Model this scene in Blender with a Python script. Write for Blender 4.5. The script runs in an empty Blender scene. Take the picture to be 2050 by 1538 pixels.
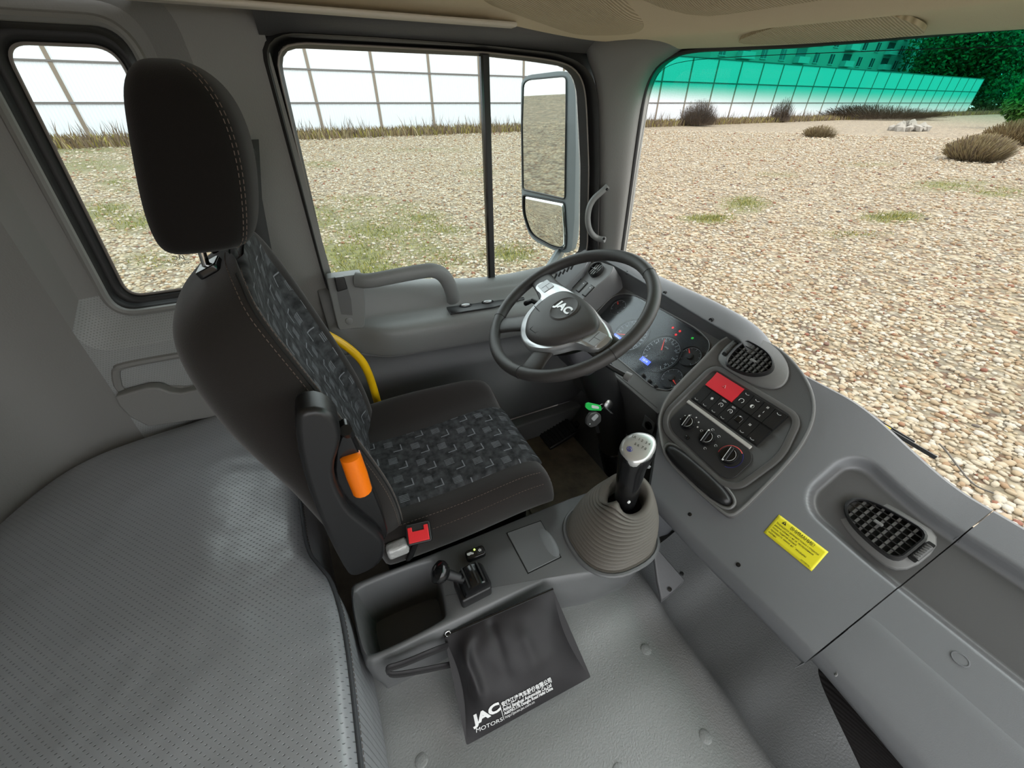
import bpy, math, random
import numpy as np
from mathutils import Vector, Matrix, noise as mnoise
random.seed(7)
rng = np.random.default_rng(7)
SC = bpy.context.scene
COL = SC.collection
V = Vector
ZO = 2.6                       # height of the camera above the yard; coordinates below are measured from the camera

# ------------------------------------------------------------------ camera, sky, exposure
FPX, CX, CY, HOR = 780.0, 1025.0, 769.0, 206.0
PITCH = math.atan((CY - HOR) / FPX)
HEAD = math.radians(25.4)      # the cab's sideways axis (+Y) lies this far left of the view; +X is the way the truck faces
cd = bpy.data.cameras.new('camera')
cd.sensor_width = 36.0
cd.lens = 36.0 * FPX / 2050.0
cd.clip_start, cd.clip_end = 0.02, 500
cam = bpy.data.objects.new('camera', cd)
cam.location = (0, 0, ZO)
cam.rotation_euler = (math.pi / 2 - PITCH, 0, -HEAD)
COL.objects.link(cam)
SC.camera = cam

w = bpy.data.worlds.new('world')
SC.world = w
w.use_nodes = True
nt = w.node_tree
bg = nt.nodes['Background']
tc = nt.nodes.new('ShaderNodeTexCoord')
sx = nt.nodes.new('ShaderNodeSeparateXYZ')
mr = nt.nodes.new('ShaderNodeMapRange')
mr.inputs['From Min'].default_value = 0.0
mr.inputs['From Max'].default_value = 1.0
mr.inputs['To Min'].default_value = 0.85
mr.inputs['To Max'].default_value = 1.15
mx = nt.nodes.new('ShaderNodeMix'); mx.data_type = 'RGBA'
mx.inputs[6].default_value = (0.97, 0.985, 1.0, 1)
mx.inputs[7].default_value = (0.93, 0.965, 1.0, 1)
nt.links.new(tc.outputs['Generated'], sx.inputs[0])
nt.links.new(sx.outputs['Z'], mr.inputs['Value'])
nt.links.new(sx.outputs['Z'], mx.inputs[0])
nt.links.new(mx.outputs[2], bg.inputs['Color'])
SKY = 1.5
ml = nt.nodes.new('ShaderNodeMath'); ml.operation = 'MULTIPLY'; ml.inputs[1].default_value = SKY
nt.links.new(mr.outputs[0], ml.inputs[0])
nt.links.new(ml.outputs[0], bg.inputs['Strength'])
sl = bpy.data.lights.new('sun', 'SUN')
sl.energy = 0.8; sl.angle = math.radians(35); sl.color = (1.0, 0.95, 0.86)
so = bpy.data.objects.new('sun', sl)
so.rotation_euler = (math.radians(38), math.radians(12), math.radians(15))
COL.objects.link(so)
SC.view_settings.view_transform = 'Standard'
SC.view_settings.look = 'None'
SC.view_settings.exposure = 1.25
SC.view_settings.gamma = 1.0
SC.view_settings.use_curve_mapping = False
try:
    SC.cycles.use_denoising = True
    SC.cycles.max_bounces = 12
    SC.cycles.diffuse_bounces = 6
    SC.cycles.transparent_max_bounces = 24
    SC.cycles.sample_clamp_indirect = 6.0
except Exception:
    pass

# ------------------------------------------------------------------ measuring: a sight line and where it meets a plane
def ray(x, y):
    u = (x - CX) / FPX; v = (y - CY) / FPX
    dn = math.sin(PITCH) + v * math.cos(PITCH); fw = math.cos(PITCH) - v * math.sin(PITCH)
    return V((fw * math.sin(HEAD) + u * math.cos(HEAD), fw * math.cos(HEAD) - u * math.sin(HEAD), -dn))

def at(x, y, X=None, Y=None, Z=None):
    r = ray(x, y)
    t = X / r.x if X is not None else Y / r.y if Y is not None else Z / r.z
    return r * t

def on(x, y, pt, n):
    r = ray(x, y); return r * (V(pt).dot(V(n)) / r.dot(V(n)))

class Frame:
    """a sloped plane facing the cab: u runs to the truck's right, v up the slope, n off the surface"""
    def __init__(s, O, v):
        s.O = V(O); s.v = V(v).normalized(); s.u = V((0, -1, 0)); s.n = s.u.cross(s.v)
    def p(s, u, v, h=0.0): return s.O + s.u * u + s.v * v + s.n * h
    def m(s, u=0, v=0, h=0, rot=0.0):
        M = Matrix((s.u, s.v, s.n)).transposed().to_4x4(); M.translation = s.p(u, v, h)
        return M @ Matrix.Rotation(rot, 4, 'Z')
    def uv(s, x, y, h=0.0):
        q = on(x, y, s.O + s.n * h, s.n) - s.O
        return q.dot(s.u), q.dot(s.v)

# ------------------------------------------------------------------ mesh building
class MB:
    def __init__(s): s.v = []; s.f = []; s.mi = []; s.uv = {}
    def add(s, verts, faces, M=None, mi=0):
        b = len(s.v)
        for p in verts:
            p = V(p)
            if M is not None: p = M @ p
            s.v.append(p)
        for f in faces: s.f.append([b + i for i in f]); s.mi.append(mi)
        return b
    def box(s, c, sz, M=None, mi=0):
        x, y, z = [k / 2 for k in sz]; c = V(c)
        vs = [c + V((a * x, b * y, d * z)) for a in (-1, 1) for b in (-1, 1) for d in (-1, 1)]
        s.add(vs, [(0, 1, 3, 2), (4, 6, 7, 5), (0, 4, 5, 1), (2, 3, 7, 6), (0, 2, 6, 4), (1, 5, 7, 3)], M, mi); return s
    def loft(s, rings, closed=True, cap=True, M=None, mi=0, loop=False):
        n = len(rings[0]); vs = [p for r in rings for p in r]; fs = []
        m = len(rings)
        for i in range(m if loop else m - 1):
            a, b = i * n, ((i + 1) % m) * n
            for j in range(n if closed else n - 1):
                k = (j + 1) % n
                fs.append((a + j, a + k, b + k, b + j))
        if cap and closed and not loop:
            fs.append(tuple(range(n))[::-1]); fs.append(tuple((m - 1) * n + j for j in range(n)))
        s.add(vs, fs, M, mi); return s
    def grid(s, rows, uvs=None, M=None, mi=0):
        b = len(s.v)
        s.loft(rows, closed=False, cap=False, M=M, mi=mi)
        if uvs:
            k = b
            for r in uvs:
                for q in r: s.uv[k] = q; k += 1
        return s
    def tube(s, pts, r, seg=10, closed=False, M=None, mi=0, sy=1.0, up=None, cap=True):
        pts = [V(p) for p in pts]; n = len(pts); rings = []
        nrm = None
        for i, p in enumerate(pts):
            a = pts[(i - 1) % n] if (closed or i > 0) else p
            c = pts[(i + 1) % n] if (closed or i < n - 1) else p
            t = (c - a).normalized()
            if up is not None: nrm = (V(up) - t * V(up).dot(t)).normalized()
            elif nrm is None: nrm = t.orthogonal().normalized()
            else: nrm = (nrm - t * nrm.dot(t)).normalized()
            bt = t.cross(nrm)
            rr = r[i] if isinstance(r, (list, tuple)) else r
            rings.append([p + nrm * (rr * math.cos(2 * math.pi * k / seg)) + bt * (rr * sy * math.sin(2 * math.pi * k / seg)) for k in range(seg)])
        s.loft(rings, True, cap and not closed, M, mi, loop=closed); return s
    def prism(s, poly, h0, h1, M=None, mi=0):
        s.loft([[V((p[0], p[1], h0)) for p in poly], [V((p[0], p[1], h1)) for p in poly]], True, True, M, mi); return s
    def lathe(s, prof, seg=24, M=None, mi=0, sx=1.0, sy=1.0, cap=True):
        rings = [[V((r * sx * math.cos(2 * math.pi * k / seg), r * sy * math.sin(2 * math.pi * k / seg), h)) for k in range(seg)] for r, h in prof]
        s.loft(rings, True, cap, M, mi); return s
    def frame(s, outer, inner, M=None, mi=0):
        s.loft([outer, inner], True, False, M, mi); return s

def T(x, y, z): return Matrix.Translation((x, y, z))

def rpoly(pts, r, n=5):
    """polygon with rounded corners; r one radius or one per corner"""
    out = []; m = len(pts)
    for i in range(m):
        p = V(pts[i]).to_2d(); a = V(pts[i - 1]).to_2d(); b = V(pts[(i + 1) % m]).to_2d()
        rr = r[i] if isinstance(r, (list, tuple)) else r
        da = a - p; db = b - p
        k = min(rr, da.length * .49, db.length * .49)
        q0 = p + da.normalized() * k; q1 = p + db.normalized() * k
        for j in range(n + 1):
            t = j / n
            out.append(q0 * (1 - t) ** 2 + p * 2 * t * (1 - t) + q1 * t * t)
    return out

def rrect(w_, h_, r, n=5, cx=0, cy=0):
    a, b = w_ / 2, h_ / 2
    return rpoly([(cx - a, cy - b), (cx + a, cy - b), (cx + a, cy + b), (cx - a, cy + b)], r, n)

def smooth_poly(pts, it=2, closed=True):
    pts = [V(p) for p in pts]
    for _ in range(it):
        q = []; m = len(pts)
        if not closed: q.append(pts[0])
        for i in range(m if closed else m - 1):
            a, b = pts[i], pts[(i + 1) % m]
            q += [a * .75 + b * .25, a * .25 + b * .75]
        if not closed: q.append(pts[-1])
        pts = q
    return pts

def by_angle(poly, c, angs):
    """where rays from c at the given angles leave the polygon"""
    out = []; m = len(poly); c = V(c).to_2d(); P2 = [V(p).to_2d() - c for p in poly]
    for a in angs:
        d = V((math.cos(a), math.sin(a))); best = None
        for i in range(m):
            p, q = P2[i], P2[(i + 1) % m]; e = q - p
            den = d.x * e.y - d.y * e.x
            if abs(den) < 1e-12: continue
            t = (p.x * e.y - p.y * e.x) / den; k = (p.x * d.y - p.y * d.x) / den
            if t > 0 and -1e-6 <= k <= 1 + 1e-6 and (best is None or t > best): best = t
        out.append(c + d * (best or 0))
    return out

# ------------------------------------------------------------------ objects
def mesh_of(name, mb, mats, smooth=True, ang=40, zo=True):
    me = bpy.data.meshes.new(name)
    me.from_pydata([(p.x, p.y, p.z + (ZO if zo else 0)) for p in mb.v], [], mb.f)
    for m in (mats if isinstance(mats, (list, tuple)) else [mats]): me.materials.append(m)
    me.polygons.foreach_set('material_index', mb.mi)
    if mb.uv:
        ul = me.uv_layers.new(name='UVMap')
        for l in me.loops:
            q = mb.uv.get(l.vertex_index, (0, 0)); ul.data[l.index].uv = q
    me.polygons.foreach_set('use_smooth', [smooth] * len(me.polygons))
    if smooth and ang: me.set_sharp_from_angle(angle=math.radians(ang))
    me.update()
    return me

def link(o, parent=None):
    COL.objects.link(o)
    if parent is not None:
        o.parent = parent
        o.matrix_parent_inverse = (WM[parent.name] if parent.name in WM else Matrix.Identity(4)).inverted()
    return o
WM = {}

def tag(o, label, cat, group=None):
    o['label'] = label; o['category'] = cat
    if group: o['group'] = group
    return o

def thing(name, label, cat, loc, group=None):
    o = bpy.data.objects.new(name, None); o.empty_display_size = .05
    o.location = (loc[0], loc[1], loc[2] + ZO)
    WM[o.name] = Matrix.Translation(o.location)
    COL.objects.link(o)
    return tag(o, label, cat, group)

def ob(name, mb, mat, parent=None, smooth=True, ang=40, bevel=0, bseg=2, sub=0, solid=0, soff=-1, kind=None, label=None, fix=True):
    me = mesh_of(name, mb, mat, smooth, 0 if (bevel or sub) else ang)
    if fix:
        import bmesh
        bm = bmesh.new(); bm.from_mesh(me); bmesh.ops.recalc_face_normals(bm, faces=bm.faces); bm.to_mesh(me); bm.free()
    o = bpy.data.objects.new(name, me)
    link(o, parent)
    if solid:
        m = o.modifiers.new('thick', 'SOLIDIFY'); m.thickness = solid; m.offset = soff
    if sub:
        m = o.modifiers.new('sub', 'SUBSURF'); m.levels = sub; m.render_levels = sub
    if bevel:
        m = o.modifiers.new('bev', 'BEVEL'); m.width = bevel; m.segments = bseg; m.limit_method = 'ANGLE'; m.angle_limit = math.radians(35)
        m = o.modifiers.new('wn', 'WEIGHTED_NORMAL'); m.keep_sharp = False
    if kind: o['kind'] = kind
    if label: o['label'] = label
    return o

def struct(name, mb, mat, parent=None, **k):
    return ob(name, mb, mat, parent, kind='structure', **k)

def inst(name, me, M, parent=None, label=None):
    """one more object on a shared mesh"""
    o = bpy.data.objects.new(name, me)
    COL.objects.link(o)
    if parent is not None:
        o.parent = parent; o.matrix_parent_inverse = WM.get(parent.name, Matrix.Identity(4)).inverted()
    M2 = M.copy(); M2.translation.z += ZO
    o.matrix_basis = M2
    if label: o['label'] = label
    return o

def lettering(name, body, size, M, mat, parent, extrude=0.0003, align='LEFT', bold=0.0, space=1.0, sx=1.0):
    cu = bpy.data.curves.new(name, 'FONT')
    cu.body = body; cu.size = size; cu.extrude = extrude; cu.align_x = align; cu.align_y = 'CENTER'; cu.offset = bold
    cu.space_character = space; cu.resolution_u = 3
    t = bpy.data.objects.new('tmp_text', cu); COL.objects.link(t)
    dg = bpy.context.evaluated_depsgraph_get()
    me = bpy.data.meshes.new_from_object(t.evaluated_get(dg))
    bpy.data.objects.remove(t, do_unlink=True)
    me.materials.clear(); me.materials.append(mat)
    me.name = name
    M2 = M @ Matrix.Diagonal((sx, 1, 1, 1))
    M2 = Matrix.Translation((0, 0, ZO)) @ M2
    me.transform(M2)
    o = bpy.data.objects.new(name, me)
    return link(o, parent)

def surf(o):
    """the finished surface of an object, for laying things on it"""
    dg = bpy.context.evaluated_depsgraph_get(); dg.update(); return o.evaluated_get(dg)
def drop(e, x, y):
    ok, p, n_, i_ = e.ray_cast(V((x, y, ZO + 1)), V((0, 0, -1)))
    return V((p.x, p.y, p.z - ZO)) if ok else V((x, y, -1.12))
def snap(e, p, d=.0015):
    ok, q, n_, i_ = e.closest_point_on_mesh(V(p) + V((0, 0, ZO)))
    return q - V((0, 0, ZO)) + n_ * d

# ------------------------------------------------------------------ materials
def srgb(r, g, b):
    return tuple(((c / 255) / 12.92 if c / 255 <= .04045 else ((c / 255 + .055) / 1.055) ** 2.4) for c in (r, g, b)) + (1,)

MATS = {}
def mat(name, col, rough=.5, metal=0.0, spec=.5, grain=None, var=None, sheen=0.0, coat=0.0, emit=None, estr=0.0):
    m = bpy.data.materials.new(name); m.use_nodes = True
    n = m.node_tree.nodes; L = m.node_tree.links
    b = n['Principled BSDF']
    b.inputs['Base Color'].default_value = col if len(col) == 4 else tuple(col) + (1,)
    b.inputs['Roughness'].default_value = rough; b.inputs['Metallic'].default_value = metal
    b.inputs['Specular IOR Level'].default_value = spec
    if sheen: b.inputs['Sheen Weight'].default_value = sheen; b.inputs['Sheen Roughness'].default_value = .5
    if coat: b.inputs['Coat Weight'].default_value = coat; b.inputs['Coat Roughness'].default_value = .1
    if emit: b.inputs['Emission Color'].default_value = emit; b.inputs['Emission Strength'].default_value = estr
    tc = None
    if grain or var:
        tc = n.new('ShaderNodeTexCoord')
    if grain:
        sc, st = grain[:2]
        tx = n.new('ShaderNodeTexNoise'); tx.inputs['Scale'].default_value = sc; tx.inputs['Detail'].default_value = 2
        L.new(tc.outputs['Object'], tx.inputs['Vector'])
        bp = n.new('ShaderNodeBump'); bp.inputs['Strength'].default_value = st; bp.inputs['Distance'].default_value = grain[2] if len(grain) > 2 else .001
        L.new(tx.outputs['Fac'], bp.inputs['Height']); L.new(bp.outputs['Normal'], b.inputs['Normal'])
    if var:
        sc, amt = var
        tx = n.new('ShaderNodeTexNoise'); tx.inputs['Scale'].default_value = sc; tx.inputs['Detail'].default_value = 4
        L.new(tc.outputs['Object'], tx.inputs['Vector'])
        mp = n.new('ShaderNodeMapRange'); mp.inputs['From Min'].default_value = .3; mp.inputs['From Max'].default_value = .7
        mp.inputs['To Min'].default_value = 1 - amt; mp.inputs['To Max'].default_value = 1 + amt
        L.new(tx.outputs['Fac'], mp.inputs['Value'])
        vm = n.new('ShaderNodeVectorMath'); vm.operation = 'SCALE'; vm.inputs[0].default_value = tuple(col[:3])
        L.new(mp.outputs[0], vm.inputs['Scale']); L.new(vm.outputs[0], b.inputs['Base Color'])
    MATS[name] = m
    return m

def nodes_of(m): return m.node_tree.nodes, m.node_tree.links, m.node_tree.nodes['Principled BSDF']

def math_n(n, L, op, a, b=None, c=None):
    k = n.new('ShaderNodeMath'); k.operation = op
    for i, q in enumerate((a, b, c)):
        if q is None: continue
        if isinstance(q, (int, float)): k.inputs[i].default_value = q
        else: L.new(q, k.inputs[i])
    return k.outputs[0]

def glass(name, tint=(1, 1, 1), refl=.06, band=None, rough=.02):
    """thin pane: lets light straight through with a tint, reflects a little more at grazing angles"""
    m = bpy.data.materials.new(name); m.use_nodes = True
    n = m.node_tree.nodes; L = m.node_tree.links; n.clear()
    out = n.new('ShaderNodeOutputMaterial'); tr = n.new('ShaderNodeBsdfTransparent'); gl = n.new('ShaderNodeBsdfGlossy')
    gl.inputs['Roughness'].default_value = rough
    tr.inputs['Color'].default_value = tuple(tint) + (1,)
    lw = n.new('ShaderNodeLayerWeight'); lw.inputs['Blend'].default_value = .18
    mxs = n.new('ShaderNodeMixShader')
    f = math_n(n, L, 'MULTIPLY', lw.outputs['Fresnel'], refl * 8)
    f = math_n(n, L, 'MINIMUM', f, .5)
    L.new(f, mxs.inputs[0]); L.new(tr.outputs[0], mxs.inputs[1]); L.new(gl.outputs[0], mxs.inputs[2]); L.new(mxs.outputs[0], out.inputs[0])
    if band:
        z0, z1, colr = band
        tcn = n.new('ShaderNodeTexCoord'); sp = n.new('ShaderNodeSeparateXYZ'); L.new(tcn.outputs['Object'], sp.inputs[0])
        mp = n.new('ShaderNodeMapRange'); mp.interpolation_type = 'SMOOTHSTEP'
        mp.inputs['From Min'].default_value = z0; mp.inputs['From Max'].default_value = z1
        L.new(math_n(n, L, 'ADD', sp.outputs['Z'], math_n(n, L, 'MULTIPLY', math_n(n, L, 'SUBTRACT', 1.0, sp.outputs['Y']), .05)), mp.inputs['Value'])
        mx_ = n.new('ShaderNodeMix'); mx_.data_type = 'RGBA'
        mx_.inputs[6].default_value = tuple(tint) + (1,); mx_.inputs[7].default_value = tuple(colr) + (1,)
        L.new(mp.outputs[0], mx_.inputs[0]); L.new(mx_.outputs[2], tr.inputs['Color'])
    MATS[name] = m
    return m
# ------------------------------------------------------------------ palette
M_wall = mat('trim_grey', srgb(127, 126, 123), .55, grain=(260, .25, .002))
M_wall_perf = mat('trim_grey_perforated', srgb(150, 152, 150), .5, grain=(260, .2, .002))
M_trimdark = mat('trim_dark', srgb(92, 92, 92), .5, grain=(300, .25, .002))
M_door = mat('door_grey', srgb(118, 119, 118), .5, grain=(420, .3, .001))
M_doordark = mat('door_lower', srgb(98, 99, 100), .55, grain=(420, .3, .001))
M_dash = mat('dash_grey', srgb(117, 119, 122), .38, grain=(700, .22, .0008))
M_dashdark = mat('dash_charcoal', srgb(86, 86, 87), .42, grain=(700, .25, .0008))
M_pod = mat('pod_charcoal', srgb(86, 85, 84), .42, grain=(700, .25, .0008))
M_halo = mat('vent_surround', srgb(112, 112, 111), .4, grain=(700, .22, .0008))
M_black = mat('black_plastic', srgb(27, 27, 28), .38, grain=(500, .15, .0005))
M_blackgloss = mat('black_gloss', srgb(22, 22, 23), .16)
M_blackvoid = mat('dark_hole', srgb(14, 14, 14), .8)
M_rubber = mat('seal_rubber', srgb(34, 33, 33), .55, grain=(300, .2, .001))
M_rubberlip = mat('seal_lip', srgb(120, 112, 106), .35)
M_head = mat('headliner', srgb(206, 192, 164), .85, grain=(500, .4, .002))
M_headmesh = mat('headliner_mesh', srgb(140, 130, 112), .9)
M_strip = mat('edge_strip', srgb(205, 198, 186), .45)
M_white = mat('white_paint', srgb(232, 234, 236), .3)
M_chrome = mat('chrome', srgb(200, 200, 200), .12, metal=1)
M_steel = mat('steel', srgb(150, 150, 150), .35, metal=1)
M_silver = mat('silver_paint', srgb(196, 198, 200), .28, metal=.7)
M_red = mat('red_plastic', srgb(226, 48, 60), .38)
M_redbuckle = mat('red_buckle', srgb(214, 32, 40), .4)
M_orange = mat('orange_plastic', srgb(246, 122, 10), .3)
M_yellow = mat('yellow_paint', srgb(232, 184, 16), .3, var=(14, .12))
M_ink = mat('white_ink', srgb(225, 225, 225), .6)
M_inkdark = mat('dark_ink', srgb(40, 40, 20), .7)

# mesh weave on the headliner fabric: fine ribs
n, L, b = nodes_of(M_headmesh)
tc = n.new('ShaderNodeTexCoord'); wv = n.new('ShaderNodeTexWave'); wv.inputs['Scale'].default_value = 55
wv.bands_direction = 'Y'
L.new(tc.outputs['Object'], wv.inputs['Vector'])
bp = n.new('ShaderNodeBump'); bp.inputs['Strength'].default_value = .6; bp.inputs['Distance'].default_value = .003
L.new(wv.outputs['Fac'], bp.inputs['Height']); L.new(bp.outputs[0], b.inputs['Normal'])
rp = n.new('ShaderNodeValToRGB'); rp.color_ramp.elements[0].color = srgb(166, 152, 124); rp.color_ramp.elements[1].color = srgb(206, 192, 164)
L.new(wv.outputs['Fac'], rp.inputs[0]); L.new(rp.outputs[0], b.inputs['Base Color'])

def perforate(m, pitch, rad, axes=(0, 1), dark=.35, depth=.0015, stretch=1.0):
    """rows of small pin holes over a vinyl or trim surface, in the object's own metres"""
    n, L, b = nodes_of(m)
    tc = n.new('ShaderNodeTexCoord'); sp = n.new('ShaderNodeSeparateXYZ'); L.new(tc.outputs['Object'], sp.inputs[0])
    a = math_n(n, L, 'DIVIDE', sp.outputs[axes[0]], pitch); c = math_n(n, L, 'DIVIDE', sp.outputs[axes[1]], pitch * stretch)
    fl = math_n(n, L, 'FLOOR', c); par = math_n(n, L, 'MULTIPLY', fl, .5)
    a = math_n(n, L, 'ADD', a, par)
    fa = math_n(n, L, 'SUBTRACT', math_n(n, L, 'FRACT', a), .5); fc = math_n(n, L, 'SUBTRACT', math_n(n, L, 'FRACT', c), .5)
    d = math_n(n, L, 'SQRT', math_n(n, L, 'ADD', math_n(n, L, 'POWER', fa, 2.0), math_n(n, L, 'POWER', fc, 2.0)))
    mp = n.new('ShaderNodeMapRange'); mp.interpolation_type = 'SMOOTHSTEP'
    mp.inputs['From Min'].default_value = rad * .6; mp.inputs['From Max'].default_value = rad * 1.4
    L.new(d, mp.inputs['Value'])
    bp = n.new('ShaderNodeBump'); bp.inputs['Strength'].default_value = .7; bp.inputs['Distance'].default_value = depth
    L.new(mp.outputs[0], bp.inputs['Height'])
    old = b.inputs['Normal'].links[0].from_socket if b.inputs['Normal'].links else None
    if old: L.new(old, bp.inputs['Normal'])
    L.new(bp.outputs[0], b.inputs['Normal'])
    col = tuple(b.inputs['Base Color'].default_value)
    mx_ = n.new('ShaderNodeMix'); mx_.data_type = 'RGBA'; mx_.inputs[6].default_value = tuple(c_ * dark for c_ in col[:3]) + (1,); mx_.inputs[7].default_value = col
    L.new(mp.outputs[0], mx_.inputs[0]); L.new(mx_.outputs[2], b.inputs['Base Color'])
perforate(M_wall_perf, .0062, .22, axes=(0, 2), dark=.8, depth=.0006)

ANG = [2 * math.pi * i / 192 for i in range(192)]
def xz_loop(poly, c, Y, angs=ANG):
    return [V((q.x, Y(q.x, q.y) if callable(Y) else Y, q.y)) for q in by_angle(poly, c, angs)]
def px_poly(pts, **k):
    return [(p.x, p.z) for p in (at(x, y, **k) for x, y in pts)]

# ------------------------------------------------------------------ left wall behind the door, with the narrow sleeper window
c1 = (-.39, -.17)
rect = [(-.66, -1.05), (.0, -1.05), (.0, .235), (-.66, .235)]
corner_angs = sorted(ANG + [math.atan2(p[1] - c1[1], p[0] - c1[0]) % (2 * math.pi) for p in rect])
def rl(x0b, x1b, x1t, x0t, zb_, zt_, r_, Y): return [V((p.x, Y, p.y)) for p in rpoly([(x0b, zb_), (x1b, zb_), (x1t, zt_), (x0t, zt_)], r_, 8)]
A_ = rl(-.66, .0, .0, -.66, -1.05, .235, .002, 1.285)
B_ = rl(-.640, -.135, -.16, -.60, -.545, .185, .07, 1.285)
C_ = rl(-.605, -.195, -.225, -.56, -.478, .165, .07, 1.318)
D_ = rl(-.555, -.23, -.255, -.51, -.466, .137, .06, 1.325)
E_ = rl(-.54, -.255, -.28, -.495, -.448, .118, .05, 1.345)
F_ = rl(-.518, -.275, -.298, -.476, -.43, .098, .04, 1.36)
mb = MB(); mb.frame(A_, B_); mb.frame(B_, C_); mb.frame(C_, D_)
mb.mi = [1 if max(mb.v[k].z for k in f) < -.40 else 0 for f in mb.f]
wall_left = struct('wall_left', mb, [M_wall, M_wall_perf], ang=50, fix=False)
mb = MB(); mb.tube(D_, .010, 8, closed=True)
struct('trim_1', mb, M_wall)
wn1 = thing('window_1', 'narrow sleeper window in the left wall behind the driver seat', 'window', (-.39, 1.35, -.17)); del wn1['category']; wn1['kind'] = 'structure'
mb = MB(); mb.frame(D_, E_); mb.frame(E_, F_)
struct('seal', mb, M_rubber, wn1, solid=.01, fix=False)
mb = MB(); mb.tube(F_, .0035, 6, closed=True); struct('seal_lip', mb, M_rubberlip, wn1)
M_glass = glass('side_glass', (.9, .95, .94), .05)
mb = MB(); mb.prism([(p.x, p.z) for p in F_], -1.366, -1.362, Matrix.Rotation(math.pi / 2, 4, 'X')); struct('glass', mb, M_glass, wn1, smooth=False)
lettering('etched_mark', 'JAC', .016, Matrix.Translation((-.355, 1.361, -.345)) @ Matrix.Rotation(math.pi, 4, 'Z') @ Matrix.Rotation(math.pi / 2, 4, 'X'), M_black, wn1)
lettering('etched_mark', 'TEMPERED', .009, Matrix.Translation((-.345, 1.361, -.362)) @ Matrix.Rotation(math.pi, 4, 'Z') @ Matrix.Rotation(math.pi / 2, 4, 'X'), M_black, wn1)

# rounded rear corner and back wall
plan = [(-.655, 1.2855), (-.71, 1.2845), (-.765, 1.277), (-.82, 1.255), (-.868, 1.21), (-.90, 1.14), (-.915, 1.05), (-.92, .92), (-.92, .5), (-.92, 0), (-.92, -.95)]
zs = [-1.3, -1.05, -.60, -.56, -.52, -.48, -.2, .1, .20, .26]
off = [-.0, .0, .0, -.004, -.03, -.032, -.032, -.032, -.02, .02]
rows = []
for z, o_ in zip(zs, off):
    rows.append([V((x - o_ * (-1 if x < -.8 else -.3), y - 0, z)) if False else V((x + (o_ if x < -.86 else 0), y + (-o_ * .0), z)) for x, y in plan])
mb = MB(); mb.grid(rows); struct('wall_back', mb, M_wall, ang=50, fix=False)
# shallow framed panel on the back wall
q = [at(-40, 360, X=-.93), at(10, 400, X=-.93), at(78, 512, X=-.93), at(60, 538, X=-.93), at(-60, 560, X=-.93)]
mb = MB(); mb.tube(smooth_poly(q, 2, False), .012, 8); struct('trim_2', mb, M_wall)

# map pocket low on the left wall
pk = thing('map_pocket', 'grey moulded map pocket on the rear left wall above the bunk', 'pocket', at(330, 800, Y=1.285))
poly = px_poly([(232, 790), (255, 783), (296, 772), (320, 772), (342, 781), (362, 783), (425, 770), (450, 800), (440, 830), (300, 850), (262, 830), (240, 808)], Y=1.262)
R90 = Matrix(((1, 0, 0, 0), (0, 0, -1, 0), (0, 1, 0, 0), (0, 0, 0, 1)))     # (x, z, h) -> (x, -h, z)
mb = MB(); mb.prism(poly, -1.283, -1.248, R90); ob('pocket_front', mb, M_wall, pk, bevel=.006)
poly = px_poly([(228, 742), (245, 733), (362, 712), (400, 708), (420, 780), (300, 778), (240, 792)], Y=1.28)
mb = MB(); mb.tube(smooth_poly([V((x, 1.285, z)) for x, z in poly], 2), .010, 8, closed=True); ob('pocket_rim', mb, M_wall, pk)
# roof-side: ceiling, edge strip, dark trim over the door
def zc(Y):
    t = min(max((1.22 - Y) / .7, 0), 1); return .168 + .15 * math.sin(t * math.pi / 2)
rows = []
for i in range(15):
    X = -.95 + i * (2.0 / 14)
    rows.append([V((X, Y, zc(Y))) for Y in [1.30, 1.22, 1.15, 1.08, 1.0, .9, .75, .5, .2, -.2, -.6, -.95]])
mb = MB(); mb.grid(rows); struct('ceiling', mb, M_head, fix=False)
mb = MB(); mb.box((.03, 1.205, .160), (1.10, .035, .010)); struct('trim_3', mb, M_strip, bevel=.004)
mb = MB(); mb.grid([[V((x, 1.225, .166)) for x in (-.012, .5, .8, 1.06)], [V((x, 1.25, .150)) for x in (-.012, .5, .85, 1.06)], [V((x, 1.287, .126)) for x in (-.012, .5, .88, 1.06)], [V((x, 1.34, .126)) for x in (-.012, .5, .88, 1.06)]])
struct('trim_4', mb, M_trimdark, solid=.004, fix=False)

# ------------------------------------------------------------------ driver's door
door = thing('door_1', 'grey driver door panel with armrest and long grab handle', 'door', (.43, 1.3, -1.2)); del door['category']; door['kind'] = 'structure'
cw = (.43, -.2)
outer = px_poly([(519, 102), (527, 78), (561, 57), (739, 66), (944, 83), (1115, 102), (1164, 126), (1191, 160), (1199, 205), (1201, 341), (1197, 470), (1198, 520), (900, 600), (660, 600), (640, 540)], Y=1.292)
inner = px_poly([(556, 95), (968, 113), (1060, 123), (1125, 133), (1146, 152), (1154, 180), (1162, 330), (1160, 505), (1035, 564), (705, 568), (664, 566)], Y=1.33)
outer = rpoly(outer, .03, 4)
inner_s = rpoly(inner, [.045, .0, .05, .06, .05, .05, .02, .03, .0, .0, .03], 4)
corn = [(-.05, .13), (.965, .13), (.965, -.62), (-.05, -.62)]
O_ = xz_loop(outer, cw, 1.292); I_ = xz_loop(inner_s, cw, 1.33)
mid1 = [a.lerp(b_, .30) + V((0, -.034, 0)) for a, b_ in zip(O_, I_)]
mid2 = [a.lerp(b_, .52) + V((0, .0, 0)) for a, b_ in zip(O_, I_)]
mid3 = [a.lerp(b_, .75) + V((0, -.022, 0)) for a, b_ in zip(O_, I_)]
w2 = thing('window_2', 'driver door window with black rubber frame and divider bar', 'window', (.43, 1.33, -.2)); del w2['category']; w2['kind'] = 'structure'
cwv = V((cw[0], 1.292, cw[1]))
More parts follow.
